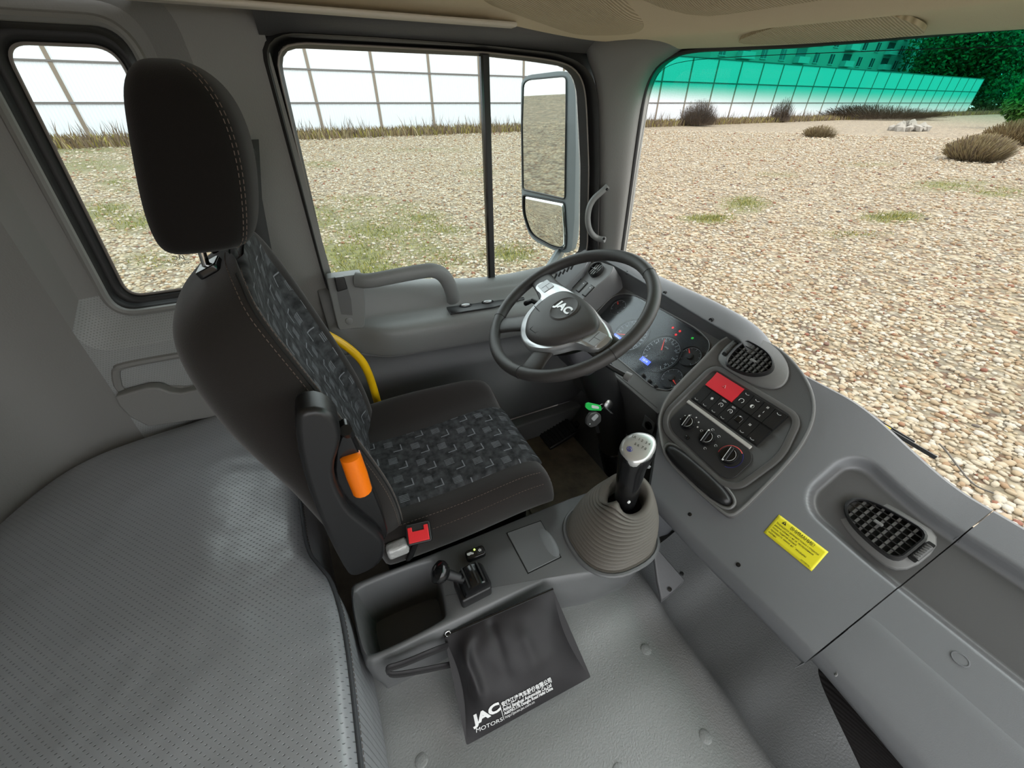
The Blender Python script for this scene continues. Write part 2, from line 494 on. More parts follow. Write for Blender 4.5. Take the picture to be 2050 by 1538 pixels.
Fl = [cwv + (p - cwv) * 1.13 + V((0, .03, 0)) for p in O_]
mb = MB(); mb.frame(Fl, O_); mb.frame(O_, mid1); mb.frame(mid1, mid2); mb.frame(mid2, mid3); mb.frame(mid3, I_)
struct('seal', mb, M_rubber, w2, ang=60, fix=False)
mb = MB(); mb.tube(smooth_poly([p for p in mid3[::2]], 1), .0022, 6, closed=True); struct('seal_lip', mb, M_rubberlip, w2)
bt, bb = at(978, 108, Y=1.325), at(979, 575, Y=1.325)
mb = MB(); mb.box(((bt + bb) / 2), (.022, .022, (bt - bb).length)); struct('divider_bar', mb, M_rubber, w2, bevel=.004)
mb = MB(); mb.box(((bt + bb) / 2) + V((-.014, -.006, 0)), (.007, .014, (bt - bb).length)); struct('run_channel', mb, M_blackgloss, w2)
Mx = Matrix.Rotation(math.pi / 2, 4, 'X')
def clip_x(poly, x0, x1):
    out = []
    m_ = len(poly)
    for i in range(m_):
        p, q_ = V(poly[i]).to_2d(), V(poly[(i + 1) % m_]).to_2d()
        cuts = sorted([t for t in ((x0 - p.x) / (q_.x - p.x) if q_.x != p.x else -1, (x1 - p.x) / (q_.x - p.x) if q_.x != p.x else -1) if 0 < t < 1])
        if x0 <= p.x <= x1: out.append(p)
        for t in cuts: out.append(p.lerp(q_, t))
    return out
gp = [(p.x, p.z) for p in I_]
for a_, b_ in ((-1, bt.x), (bt.x, 2)):
    mb = MB(); mb.prism(clip_x(gp, a_, b_), -1.336, -1.332, Mx); struct('glass', mb, M_glass, w2, smooth=False)
lettering('etched_mark', 'JAC', .02, Matrix.Translation((.60, 1.331, -.515)) @ Matrix.Rotation(math.pi, 4, 'Z') @ Matrix.Rotation(math.pi / 2, 4, 'X'), M_black, w2)

# door skin: rows of a profile that run the length of the door
Xs = [-.055, .02, .07, .12, .2, .35, .5, .65, .8, .9, .98]
def row(fn): return [V(fn(x)) for x in Xs]
def sill(x): return -.462 - .155 * max(x, 0) if x < .55 else -.547 + .06 * (x - .55)
def bul(x):   # the armrest fades out behind the latch
    t = min(max((x - .015) / .10, 0), 1); return t * t * (3 - 2 * t)
rows = [row(lambda x: (x, 1.335, sill(x))), row(lambda x: (x, 1.29, sill(x) - .004)), row(lambda x: (x, 1.275, sill(x) - .022)),
        row(lambda x: (x, 1.262, -.545 - .03 * x)), row(lambda x: (x, 1.252, -.572 - .03 * x)), row(lambda x: (x, 1.24 - .012 * bul(x), -.580 - .045 * x)),
        row(lambda x: (x, 1.235 - .05 * bul(x), -.583 - .055 * x)), row(lambda x: (x, 1.235 - .068 * bul(x), -.600 - .055 * x)),
        row(lambda x: (x, 1.235 - .055 * bul(x), -.655 - .06 * x)), row(lambda x: (x, 1.235 - .035 * bul(x), -.675 - .06 * x - .02 * bul(x))),
        row(lambda x: (x, 1.238, -.700 - .065 * x)), row(lambda x: (x, 1.245, -.76 - .06 * x)),
        row(lambda x: (x, 1.232, -.80 - .06 * x)), row(lambda x: (x, 1.248, -.835 - .06 * x)), row(lambda x: (x, 1.245, -.95)),
        row(lambda x: (x, 1.23, -.98)), row(lambda x: (x, 1.235, -1.16)), row(lambda x: (x, 1.26, -1.2))]
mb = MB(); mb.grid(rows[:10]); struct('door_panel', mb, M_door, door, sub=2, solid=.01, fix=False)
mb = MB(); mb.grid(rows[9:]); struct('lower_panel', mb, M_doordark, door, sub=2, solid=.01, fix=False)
# latch bezel at the rear end, with its black release paddle
bz = px_poly([(653, 558), (725, 549), (731, 590), (731, 650), (729, 657), (680, 662), (676, 655)], Y=1.212)
mb = MB(); mb.prism(rpoly(bz, [.008, .008, .05, .005, .005, .005, .02]), -1.262, -1.212, R90); bez = struct('latch_bezel', mb, M_door, door, bevel=.004)
pd = px_poly([(669, 556), (689, 553), (703, 600), (706, 632), (684, 630)], Y=1.209)
mb = MB(); mb.prism(pd, -1.2125, -1.2105, R90); struct('latch_recess', mb, M_trimdark, bez, smooth=False)
pd = px_poly([(669, 556), (689, 553), (696, 578), (675, 584)], Y=1.203)
mb = MB(); mb.prism(pd, -1.211, -1.198, R90); struct('release_paddle', mb, M_black, bez, bevel=.003)
c_ = at(699, 643, Y=1.21)
mb = MB(); mb.lathe([(.011, 0), (.011, .002), (.009, .003)], 20, T(c_.x, 1.212, c_.z) @ Mx); struct('screw_cap', mb, M_door, bez)
# grab handle
hp = [at(712, 560, Y=1.215), at(735, 564, Y=1.2), at(790, 553, Y=1.19), at(845, 543, Y=1.19), at(868, 541, Y=1.19), at(886, 549, Y=1.195), at(898, 566, Y=1.20), at(906, 588, Y=1.21), at(908, 601, Y=1.235)]
mb = MB(); mb.tube(smooth_poly(hp, 2, False), .0165, 12, sy=1.4, up=(0, -1, 0)); gh = struct('grab_handle', mb, M_door, door)
c_ = at(906, 591, Y=1.19)
mb = MB(); mb.lathe([(.0085, 0), (.0085, .004), (.007, .005)], 18, T(c_.x, 1.202, c_.z) @ Mx); struct('screw_cap', mb, M_door, gh)
# window switches on the armrest
def arm_pt(x, y, dz=0.0):
    r = ray(x, y); 
    pl = V((.4, 1.215, -.590)); nn = V((.048, -.12, 1)).normalized()
    q_ = r * (pl.dot(nn) / r.dot(nn)); return q_ + nn * dz
fp = [arm_pt(891, 614), arm_pt(985, 597), arm_pt(1045, 588), arm_pt(1050, 601), arm_pt(990, 617), arm_pt(902, 631)]
nn = V((.048, -.12, 1)).normalized()
mb = MB(); mb.loft([[p + nn * .0 for p in fp], [p + nn * .006 for p in fp]]); sp_ = struct('switch_plate', mb, M_black, door, bevel=.002)
for x, y in ((932, 615), (976, 608)):
    c_ = arm_pt(x, y, .006)
    MM = Matrix.Translation(c_) @ Matrix(((1, .0, .05, 0), (0, 1, -.12, 0), (-.05, .12, 1, 0), (0, 0, 0, 1)))
    mb = MB(); mb.lathe([(.019, .0), (.019, .002), (.016, .002), (.015, -.004)], 20, MM, sx=1.25, sy=.55); struct('switch_well', mb, M_blackgloss, sp_)
    mb = MB(); mb.lathe([(.014, -.002), (.013, .004), (.009, .006)], 18, MM @ T(0, 0, .001), sx=1.2, sy=.5); struct('window_switch', mb, M_silver, sp_)

# A-pillar trim with its grab handle
aL = [(1170, 104), (1192, 150), (1199, 205), (1202, 341), (1200, 500), (1195, 560)]
aR = [(1380, 94), (1318, 118), (1292, 160), (1279, 215), (1259, 370), (1241, 500)]
l_ = [at(x, y, Y=1.292) for x, y in aL]; r_ = [at(x, y, X=1.045) for x, y in aR]
r_[-1] = r_[-2] + (r_[-2] - r_[-3]) * .0 + V((0, -.004, -.17)) if False else at(1236, 540, X=1.045)
rows = []
for a, b_ in zip(l_, r_):
    m_ = a.lerp(b_, .45) + V((-.012, -.03, 0)); m2 = a.lerp(b_, .75) + V((-.008, -.028, 0))
    rows.append([a, a + V((.0, -.022, 0)), m_, m2, b_, b_ + V((.05, .02, 0))])
t0 = rows[0]; rows.insert(0, [p + V((0, -.02, .05)) for p in t0])
mb = MB(); mb.grid(rows); struct('trim_5', mb, M_wall, sub=2, solid=.006, fix=False)
ah = thing('pillar_grab_handle', 'small curved grey grab handle screwed to the windscreen pillar', 'handle', at(1190, 430, X=.98))
hp = [at(1216, 373, X=.965), at(1207, 382, X=.95), at(1188, 398, X=.92), at(1178, 418, X=.905), at(1176, 445, X=.905), at(1182, 466, X=.92), at(1195, 478, X=.95), at(1211, 480, X=.965)]
mb = MB(); mb.tube(smooth_poly(hp, 2, False), .0105, 12); ob('handle_bar', mb, M_door, ah)
for x, y in ((1215, 379), (1209, 478)):
    c_ = at(x, y, X=.945)
    mb = MB(); mb.lathe([(.0045, -.003), (.0045, .003), (.003, .004)], 14, T(*c_) @ Matrix.Rotation(math.radians(60), 4, 'X') @ Matrix.Rotation(math.radians(-50), 4, 'Y')); ob('screw', mb, M_blackgloss, ah)

# windscreen
w3 = thing('window_3', 'wide windscreen with a green shade band along its top', 'window', (1.06, .2, -.2)); del w3['category']; w3['kind'] = 'structure'
M_screen = glass('windscreen_glass', (.95, .97, .95), .05, band=(ZO - .012, ZO + .042, (.012, .46, .30)))
rows = []
for i in range(9):
    z = .20 - i * (.84 / 8)
    rows.append([V((1.065 - .02 * max(0, (abs(Y - .2) - .7) / .4) ** 2, Y, z)) for Y in [1.235, 1.1, .9, .6, .2, -.2, -.5, -.95]])
mb = MB(); mb.grid(rows); struct('glass', mb, M_screen, w3, fix=False)
sp = [at(2050, 60, X=1.05) + V((0, -1.2, 0))] + [at(x, y, X=1.05) for x, y in [(1700, 83), (1450, 95), (1392, 98), (1345, 109), (1312, 132), (1295, 165), (1284, 215), (1263, 370), (1245, 500), (1238, 560)]]
mb = MB(); mb.tube(smooth_poly(sp, 2, False), .0075, 8); struct('seal', mb, M_rubber, w3)
ln = [at(x, y, X=1.064) for x, y in [(2050, 92), (1800, 100), (1500, 112), (1380, 120), (1330, 133), (1305, 165), (1292, 235), (1275, 330), (1262, 430), (1250, 520)]]
mb = MB(); mb.tube(smooth_poly(ln, 2, False), .0007, 5); struct('print_line', mb, M_black, w3)
mb = MB(); mb.box((1.05, .1, .22), (.06, 2.3, .14)); struct('trim_6', mb, M_head, bevel=.01)

# floor, firewall, front and side shell
M_floor = mat('floor_rubber', srgb(112, 104, 92), .7, grain=(60, .3, .003), var=(9, .35))
mb = MB(); mb.box((.1, .2, -1.33), (2.1, 2.3, .05)); struct('floor', mb, M_floor)
M_fire = mat('firewall_carpet', srgb(104, 104, 104), .8, grain=(220, .5, .003))
rows = [[V((1.05, Y, -.70)) for Y in (1.3, .6, 0, -.95)], [V((1.05, Y, -.95)) for Y in (1.3, .6, 0, -.95)], [V((.99, Y, -1.12)) for Y in (1.3, .6, 0, -.95)], [V((.86, Y, -1.31)) for Y in (1.3, .6, 0, -.95)]]
mb = MB(); mb.grid(rows); struct('wall_front', mb, M_fire, solid=.02, fix=False)
mb = MB(); mb.box((.43, 1.385, -1.35), (1.04, .03, 1.5)); mb.box((-.5, 1.385, -1.2), (.8, .03, 1.3)); mb.box((1.16, .2, -1.50), (.06, 2.4, 1.3)); struct('wall_outer', mb, M_white, bevel=.01)
mb = MB(); mb.box((-.83, -.97, -.5), (.22, .03, 1.7)); struct('wall_right', mb, M_wall)

# overhead console above the windscreen
oc = thing('overhead_console', 'beige moulded overhead shelf with mesh panels above the windscreen', 'console', (.75, .3, .2))
def zlow(Y): return .104 + .037 * min(max((Y - .35) / .85, 0), 1) ** 1.3
def zhead(Y): return float(np.interp(Y, [.3, .38, .5, .73, .92, 1.1, 1.22], [.086, .089, .094, .101, .111, .122, .125]))
def ov(Y, s, d=0.0):
    e = min(max((1.215 - Y) / .10, 0), 1) ** .5
    X = .50 + .36 * s
    return V((X, Y, zlow(Y) + (zc(Y) - zlow(Y)) * (1 - s) ** 1.5 - d))
Ys = [1.215, 1.19, 1.16, 1.12, 1.06, 1.0, .9, .8, .7, .6, .5, .4, .3, .2, .0, -.3, -.6, -.95]
rows = []
for Y in Ys:
    r0 = [ov(Y, k / 8) for k in range(9)]
    lo = zlow(Y)
    zh = zhead(Y)
    r0 += [V((.885, Y, lo + .001)), V((.92, Y, lo + .007)), V((.975, Y, (lo + zh) / 2 + .010)), V((1.02, Y, zh + .003)), V((1.038, Y, zh)), V((1.064, Y, zh + .004))]
    rows.append(r0)
mb = MB(); mb.grid(rows); ob('shell', mb, M_head, oc, sub=1, fix=False)
def ov_patch(y0, y1, s0, s1, rr, d):
    cols = []
    for i in range(15):
        t = i / 14; Y = y0 + (y1 - y0) * t
        k = min(t, 1 - t) / rr; ins = 0 if k >= 1 else (1 - math.sqrt(max(0, 1 - (1 - k) ** 2))) * .3
        cols.append([ov(Y, s0 + (s1 - ins - s0) * j / 10, d * min(1, min(10 - j, min(i, 14 - i)) / 1.5)) for j in range(11)])
    m_ = MB(); m_.grid(cols); return m_
ob('mesh_panel', ov_patch(1.165, .905, -.1, .86, .5, .012), M_headmesh, oc, sub=1, fix=False)
ob('mesh_panel', ov_patch(.893, -.3, -.1, .80, .1, .012), M_headmesh, oc, sub=1, fix=False)
vz = .098
sv = thing('sun_visor', 'folded mesh fabric sun visor under the overhead shelf', 'visor', at(1700, 55, Z=vz))
q = [at(x, y, X=X) for x, y, X in [(1455, 90, 1.0), (1540, 54, .915), (1660, 34, .90), (1735, 23, .895), (1785, 27, .905), (1862, 60, .985), (1832, 72, 1.01), (1640, 85, 1.015)]]
qq = smooth_poly(q, 2)
mb = MB(); mb.loft([[p + V((0, 0, -.001)) for p in qq], [p + V((0, 0, .006)) for p in qq]]); ob('visor_pad', mb, M_headmesh, sv)
# ------------------------------------------------------------------ the yard: gravel, moss, dry grass
H = -ZO
patches = [  # px, py, half width in px, half height in px, strength  (moss or turf growing through the gravel)
    (1490, 408, 55, 16, 1), (1425, 438, 60, 10, 1), (1790, 435, 70, 12, 1), (1900, 372, 100, 12, .8), (2000, 385, 60, 12, .7), (1560, 350, 60, 6, .4), (1730, 330, 70, 6, .4),
    (700, 500, 90, 45, 1), (760, 460, 90, 26, .9), (700, 400, 80, 10, .5), (850, 440, 60, 16, .7), (640, 330, 45, 8, .6), (900, 520, 60, 20, .5), (1020, 505, 60, 20, .9), (960, 345, 40, 8, .4), (880, 300, 90, 4, .4),
    (760, 420, 120, 20, .7), (820, 490, 130, 30, .7), (740, 545, 120, 30, 1), (640, 430, 60, 30, .7), (880, 460, 70, 14, .6), (180, 330, 110, 18, .8), (260, 440, 60, 25, .8), (300, 520, 70, 20, .4), (830, 300, 160, 5, .4),
    (210, 425, 70, 22, 1), (160, 300, 120, 12, .8), (240, 370, 50, 14, .6), (1700, 470, 90, 8, .4), (1480, 300, 80, 4, .3)]
PG = []
for x, y, a, b_, s in patches:
    c_ = at(x, y, Z=H); e1 = at(x + a, y, Z=H) - c_; e2 = at(x, y - b_, Z=H) - c_
    PG.append((c_.to_2d(), Matrix((e1.to_2d(), e2.to_2d())).transposed().inverted(), s))
def moss(x, y):
    k = 0
    for c_, iv, s in PG:
        d = iv @ (V((x, y)) - c_); r2 = d.length_squared
        if r2 < 2.2: k = max(k, s * max(0, 1.15 - r2 * .75))
    if k: k *= .75 + 1.0 * max(-.3, mnoise.noise(V((x * .9, y * .9, 3))) + .15)
    return min(k, 1)
M_ground = bpy.data.materials.new('gravel_ground'); M_ground.use_nodes = True
n, L, b = nodes_of(M_ground)
tc = n.new('ShaderNodeTexCoord'); vo = n.new('ShaderNodeTexVoronoi'); vo.inputs['Scale'].default_value = 12
L.new(tc.outputs['Object'], vo.inputs['Vector'])
sepc = n.new('ShaderNodeSeparateColor'); L.new(vo.outputs['Color'], sepc.inputs[0])
rp = n.new('ShaderNodeValToRGB'); cr = rp.color_ramp
cr.elements[0].position = 0; cr.elements[0].color = srgb(94, 69, 50); cr.elements[1].position = 1; cr.elements[1].color = srgb(152, 143, 131)
for ps, cc in ((.12, (111, 86, 63)), (.3, (131, 114, 93)), (.55, (141, 129, 109)), (.8, (146, 135, 119))):
    e = cr.elements.new(ps); e.color = srgb(*cc)
L.new(sepc.outputs[0], rp.inputs[0])
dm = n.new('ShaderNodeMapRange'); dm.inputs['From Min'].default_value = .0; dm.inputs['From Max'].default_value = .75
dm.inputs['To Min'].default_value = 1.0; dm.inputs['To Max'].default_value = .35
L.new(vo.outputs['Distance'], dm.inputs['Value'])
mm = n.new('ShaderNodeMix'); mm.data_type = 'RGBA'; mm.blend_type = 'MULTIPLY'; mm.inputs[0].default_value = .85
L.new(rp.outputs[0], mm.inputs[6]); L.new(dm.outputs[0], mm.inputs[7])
nz = n.new('ShaderNodeTexNoise'); nz.inputs['Scale'].default_value = .35; nz.inputs['Detail'].default_value = 5; L.new(tc.outputs['Object'], nz.inputs['Vector'])
earth = n.new('ShaderNodeMapRange'); earth.inputs['From Min'].default_value = .55; earth.inputs['From Max'].default_value = .72; earth.inputs['To Max'].default_value = .3
L.new(nz.outputs['Fac'], earth.inputs['Value'])
sp3 = n.new('ShaderNodeTexNoise'); sp3.inputs['Scale'].default_value = 2.6; sp3.inputs['Detail'].default_value = 9; sp3.inputs['Roughness'].default_value = .75; L.new(tc.outputs['Object'], sp3.inputs['Vector'])
sm3 = n.new('ShaderNodeMapRange'); sm3.inputs['From Min'].default_value = .32; sm3.inputs['From Max'].default_value = .66; sm3.inputs['To Min'].default_value = .62; sm3.inputs['To Max'].default_value = 1.25; L.new(sp3.outputs['Fac'], sm3.inputs['Value'])
hue = n.new('ShaderNodeVectorMath'); hue.operation = 'MULTIPLY'; hue.inputs[1].default_value = (1.08, 1.05, .93); L.new(mm.outputs[2], hue.inputs[0])
mm2 = n.new('ShaderNodeVectorMath'); mm2.operation = 'SCALE'; L.new(hue.outputs[0], mm2.inputs[0]); vo2 = n.new('ShaderNodeTexVoronoi'); vo2.inputs['Scale'].default_value = 3.4; L.new(tc.outputs['Object'], vo2.inputs['Vector'])
sc2 = n.new('ShaderNodeSeparateColor'); L.new(vo2.outputs['Color'], sc2.inputs[0])
clump = n.new('ShaderNodeMapRange'); clump.inputs['To Min'].default_value = .68; clump.inputs['To Max'].default_value = 1.3; L.new(sc2.outputs[1], clump.inputs['Value'])
L.new(math_n(n, L, 'MULTIPLY', sm3.outputs[0], clump.outputs[0]), mm2.inputs['Scale'])
me_ = n.new('ShaderNodeMix'); me_.data_type = 'RGBA'; me_.inputs[7].default_value = srgb(104, 84, 61)
L.new(earth.outputs[0], me_.inputs[0]); L.new(mm2.outputs[0], me_.inputs[6])
at_ = n.new('ShaderNodeAttribute'); at_.attribute_name = 'moss'
nz2 = n.new('ShaderNodeTexNoise'); nz2.inputs['Scale'].default_value = 5; nz2.inputs['Detail'].default_value = 4; L.new(tc.outputs['Object'], nz2.inputs['Vector'])
gr = n.new('ShaderNodeValToRGB'); gr.color_ramp.elements[0].position = .35; gr.color_ramp.elements[0].color = srgb(69, 66, 33); gr.color_ramp.elements[1].position = .65; gr.color_ramp.elements[1].color = srgb(97, 94, 50)
L.new(nz2.outputs['Fac'], gr.inputs[0])
mg = n.new('ShaderNodeMix'); mg.data_type = 'RGBA'
L.new(at_.outputs['Fac'], mg.inputs[0]); L.new(me_.outputs[2], mg.inputs[6]); L.new(gr.outputs[0], mg.inputs[7])
L.new(mg.outputs[2], b.inputs['Base Color']); b.inputs['Roughness'].default_value = .9
bp = n.new('ShaderNodeBump'); bp.inputs['Strength'].default_value = .8; bp.inputs['Distance'].default_value = .04; bp.invert = True
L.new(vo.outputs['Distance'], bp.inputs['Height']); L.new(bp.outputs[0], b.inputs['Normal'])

gx = np.concatenate([np.arange(-40, -8, 2.0), np.arange(-8, 24, .3), np.arange(24, 130, 3.0), np.arange(130, 420, 40.0)])
gy = np.concatenate([np.arange(-60, -4, 3.0), np.arange(-4, 30, .3), np.arange(30, 60, 1.5), np.arange(60, 140, 5.0), np.arange(140, 320, 30.0)])
nx, ny = len(gx), len(gy)
vs = np.zeros((nx * ny, 3)); vs[:, 0] = np.repeat(gx, ny); vs[:, 1] = np.tile(gy, nx)
ms = np.array([moss(a, c_) for a, c_ in vs[:, :2]])
ii = (np.arange(nx - 1)[:, None] * ny + np.arange(ny - 1)[None, :]).ravel()
fs = np.stack([ii, ii + ny, ii + ny + 1, ii + 1], 1)
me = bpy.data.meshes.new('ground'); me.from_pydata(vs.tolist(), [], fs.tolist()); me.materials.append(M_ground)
a_ = me.attributes.new('moss', 'FLOAT', 'POINT'); a_.data.foreach_set('value', ms.astype(np.float32))
ground = bpy.data.objects.new('ground', me); COL.objects.link(ground); ground['kind'] = 'structure'

# loose stones near the truck: the biggest in view are parts of the ground, the rest one mass
M_stone = bpy.data.materials.new('stone'); M_stone.use_nodes = True
n, L, b = nodes_of(M_stone)
at_ = n.new('ShaderNodeAttribute'); at_.attribute_name = 'tone'; at_.attribute_type = 'GEOMETRY'
rp = n.new('ShaderNodeValToRGB'); cr = rp.color_ramp
cr.elements[0].position = 0; cr.elements[0].color = srgb(79, 73, 66); cr.elements[1].position = 1; cr.elements[1].color = srgb(153, 146, 134)
for ps, cc in ((.012, (106, 63, 45)), (.05, (120, 95, 69)), (.2, (131, 113, 88)), (.45, (142, 129, 108)), (.75, (148, 137, 119))):
    e = cr.elements.new(ps); e.color = srgb(*cc)
L.new(at_.outputs['Fac'], rp.inputs[0]); L.new(rp.outputs[0], b.inputs['Base Color']); b.inputs['Roughness'].default_value = .85
import bmesh
def ico():
    bm = bmesh.new(); bmesh.ops.create_icosphere(bm, subdivisions=1, radius=1)
    v_ = np.array([p.co[:] for p in bm.verts]); f_ = np.array([[q.index for q in f.verts] for f in bm.faces]); bm.free(); return v_, f_
IV, IF = ico()
NS = 95000
px_ = []
def seen(x, y):
    """only ground that shows through a window: in front of the cab or off its left side"""
    if x > 2.2 and y > -2.0 and y < 1.2 * x + 9: return True
    return y > 4.5 and -14 < x < 40
tries = 0
while len(px_) < NS:
    t_ = rng.random((4000, 2)); d = 3.2 + 54 * t_[:, 0] ** 1.75; an = -.35 + 2.35 * t_[:, 1]
    for dd, aa in zip(d, an):
        x, y = dd * math.cos(aa), dd * math.sin(aa)
        if seen(x, y): px_.append((x, y))
P_ = np.array(px_[:NS])
mk = np.array([moss(a, c_) for a, c_ in P_]); P_ = P_[rng.random(len(P_)) > mk * .95]
NS = len(P_)
dist = np.hypot(P_[:, 0], P_[:, 1])
size = (.019 + .024 * rng.random(NS) ** 2.2) * (1 + .035 * np.maximum(dist - 6, 0))
tone = rng.random(NS)
scl = np.stack([size * (.9 + .6 * rng.random(NS)), size * (.7 + .4 * rng.random(NS)), size * (.45 + .3 * rng.random(NS))], 1)
ang = rng.random(NS) * 6.283
app = size / np.maximum(dist, 1)
order = np.argsort(-app)
big = order[:300]; rest = order[300:]
def stones(idx):
    m_ = len(idx); jit = 1 + .28 * (rng.random((m_, len(IV))) - .5)
    v_ = IV[None] * jit[:, :, None] * scl[idx][:, None, :]
    ca, sa = np.cos(ang[idx])[:, None], np.sin(ang[idx])[:, None]
    x = v_[:, :, 0] * ca - v_[:, :, 1] * sa; y = v_[:, :, 0] * sa + v_[:, :, 1] * ca
    v_ = np.stack([x + P_[idx][:, 0:1], y + P_[idx][:, 1:2], v_[:, :, 2] + scl[idx][:, 2:3] * .45], 2)
    f_ = IF[None] + (np.arange(m_) * len(IV))[:, None, None]
    return v_.reshape(-1, 3), f_.reshape(-1, 3), np.repeat(tone[idx], len(IV))
v_, f_, t_ = stones(rest)
me = bpy.data.meshes.new('gravel')
me.vertices.add(len(v_)); me.vertices.foreach_set('co', v_.ravel().astype(np.float32))
me.loops.add(f_.size); me.loops.foreach_set('vertex_index', f_.ravel().astype(np.int32))
me.polygons.add(len(f_)); me.polygons.foreach_set('loop_start', np.arange(0, f_.size, 3, dtype=np.int32))
me.update(calc_edges=True); me.materials.append(M_stone)
a_ = me.attributes.new('tone', 'FLOAT', 'POINT'); a_.data.foreach_set('value', t_.astype(np.float32))
o = bpy.data.objects.new('gravel', me); COL.objects.link(o); o.parent = ground; o['kind'] = 'stuff'
SM = []
for k in range(24):
    jit = 1 + .3 * (rng.random(len(IV)) - .5); v_ = IV * jit[:, None] * np.array([1.0, .75, .5])
    me = bpy.data.meshes.new('stone'); me.from_pydata(v_.tolist(), [], IF.tolist()); me.materials.append(M_stone)
    a_ = me.attributes.new('tone', 'FLOAT', 'POINT'); a_.data.foreach_set('value', np.full(len(IV), (k + .5) / 24, dtype=np.float32)); SM.append(me)
for i in big:
    o = bpy.data.objects.new('stone', SM[int(tone[i] * 23.99)]); COL.objects.link(o); o.parent = ground
    s_ = size[i] * 1.15; o.matrix_basis = Matrix.Translation((P_[i, 0], P_[i, 1], s_ * .22)) @ Matrix.Rotation(ang[i], 4, 'Z') @ Matrix.Scale(s_, 4)

def blades(name, pts, hgt, wid, mats, bend=.4, kind='stuff', parent=None):
    """grass as thin bent blades, one mesh"""
    v_ = []; f_ = []; mi = []
    for (x, y, z) in pts:
        h_ = hgt * (.4 + .8 * random.random()); a = random.random() * 6.283; dx, dy = math.cos(a) * wid, math.sin(a) * wid
        bx, by = (random.random() - .5) * bend * h_ * 2, (random.random() - .5) * bend * h_ * 2
        k = len(v_)
        v_ += [(x - dx, y - dy, z), (x + dx, y + dy, z), (x + bx * .4 + dx * .7, y + by * .4 + dy * .7, z + h_ * .6), (x + bx * .4 - dx * .7, y + by * .4 - dy * .7, z + h_ * .6), (x + bx, y + by, z + h_)]
        f_ += [(k, k + 1, k + 2, k + 3), (k + 3, k + 2, k + 4)]; j = random.randrange(len(mats)); mi += [j, j]
    me = bpy.data.meshes.new(name); me.from_pydata(v_, [], f_)
    for m_ in mats: me.materials.append(m_)
    me.polygons.foreach_set('material_index', mi)
    o = bpy.data.objects.new(name, me); COL.objects.link(o)
    if parent: o.parent = parent
    if kind: o['kind'] = kind
    return o
G_dry = [mat('dry_grass_a', srgb(111, 94, 63), .9), mat('dry_grass_b', srgb(94, 75, 50), .9), mat('dry_grass_c', srgb(124, 111, 80), .9)]
G_green = [mat('turf_a', srgb(104, 102, 42), .9), mat('turf_b', srgb(128, 118, 54), .9), mat('turf_c', srgb(86, 94, 40), .9)]
G_brown = [mat('weed_a', srgb(73, 60, 50), .9), mat('weed_b', srgb(94, 79, 63), .9)]
pts = []
for c_, iv, s in PG:
    fw = iv.inverted()
    for _ in range(int(700 * s)):
        d = V((random.gauss(0, .5), random.gauss(0, .5))); p = c_ + fw @ d
        if random.random() < moss(p.x, p.y) + .05: pts.append((p.x, p.y, 0))
o = blades('short_grass', pts, .07, .008, G_green, .8); tag(o, 'patches of short green grass growing through the gravel', 'grass')

# ------------------------------------------------------------------ tall panel fence round the yard
F0 = at(867, 265, Z=H); FD = V((math.cos(math.radians(6)), math.sin(math.radians(6)), 0)); FN = V((-FD.y, FD.x, 0))
def fence_t(x):
    r = ray(x, HOR); r.z = 0
    # r*k = F0 + FD*t
    den = r.x * FN.x + r.y * FN.y; k = (F0.x * FN.x + F0.y * FN.y) / den
    return (r * k - F0).dot(FD)
step = (fence_t(961) - fence_t(634)) / 3
def fz(x, y): return on(x, y, F0, FN).z
ztop, zr3, zr2, zb = fz(1450, 119), fz(1450, 167), 0.0, H + .35
fence = thing('panel_fence', 'tall fence of white corrugated panels in a dark metal grid', 'fence', (F0.x, F0.y, H))
M_panel = mat('white_sheet', srgb(196, 197, 201), .55)
n, L, b = nodes_of(M_panel)
tc = n.new('ShaderNodeTexCoord'); wv = n.new('ShaderNodeTexWave'); wv.inputs['Scale'].default_value = 1.4; wv.bands_direction = 'X'
L.new(tc.outputs['Object'], wv.inputs['Vector'])
bp = n.new('ShaderNodeBump'); bp.inputs['Strength'].default_value = .5; bp.inputs['Distance'].default_value = .08; L.new(wv.outputs['Fac'], bp.inputs['Height']); L.new(bp.outputs[0], b.inputs['Normal'])
M_fpost = mat('fence_steel', srgb(110, 97, 84), .6)
M_frail = mat('fence_rail', srgb(89, 83, 80), .6)
rot = Matrix.Rotation(math.radians(6), 4, 'Z')
def panel_mesh(h_):
    mb = MB(); mb.box((0, 0, 0), (step - .16, .05, h_ - .06)); return mesh_of('panel', mb, M_panel, smooth=False, zo=False)
rowsz = [(zb, zr2), (zr2, zr3), (zr3, ztop)]
pms = [panel_mesh(b_ - a) for a, b_ in rowsz]
mb = MB(); mb.box((0, 0, 0), (.26, .14, ztop - H + .1)); post_me = mesh_of('post', mb, M_fpost, smooth=False, zo=False)
mb = MB(); mb.box((0, 0, 0), (step, .10, .12)); rail_me = mesh_of('rail', mb, M_frail, smooth=False, zo=False)
for k in range(-30, 31):
    t = fence_t(634) + step * k; c_ = F0 + FD * t
    inst('post', post_me, Matrix.Translation((c_.x, c_.y, (ztop + H) / 2)) @ rot, fence)
    if k < 30:
        m_ = c_ + FD * (step / 2)
        for (a, b_), pm in zip(rowsz, pms):
            inst('panel', pm, Matrix.Translation((m_.x, m_.y, (a + b_) / 2)) @ rot, fence)
        for z in (zb, zr2, zr3, ztop):
            inst('rail', rail_me, Matrix.Translation((m_.x - FN.x * .05, m_.y - FN.y * .05, z)) @ rot, fence)
pts = []
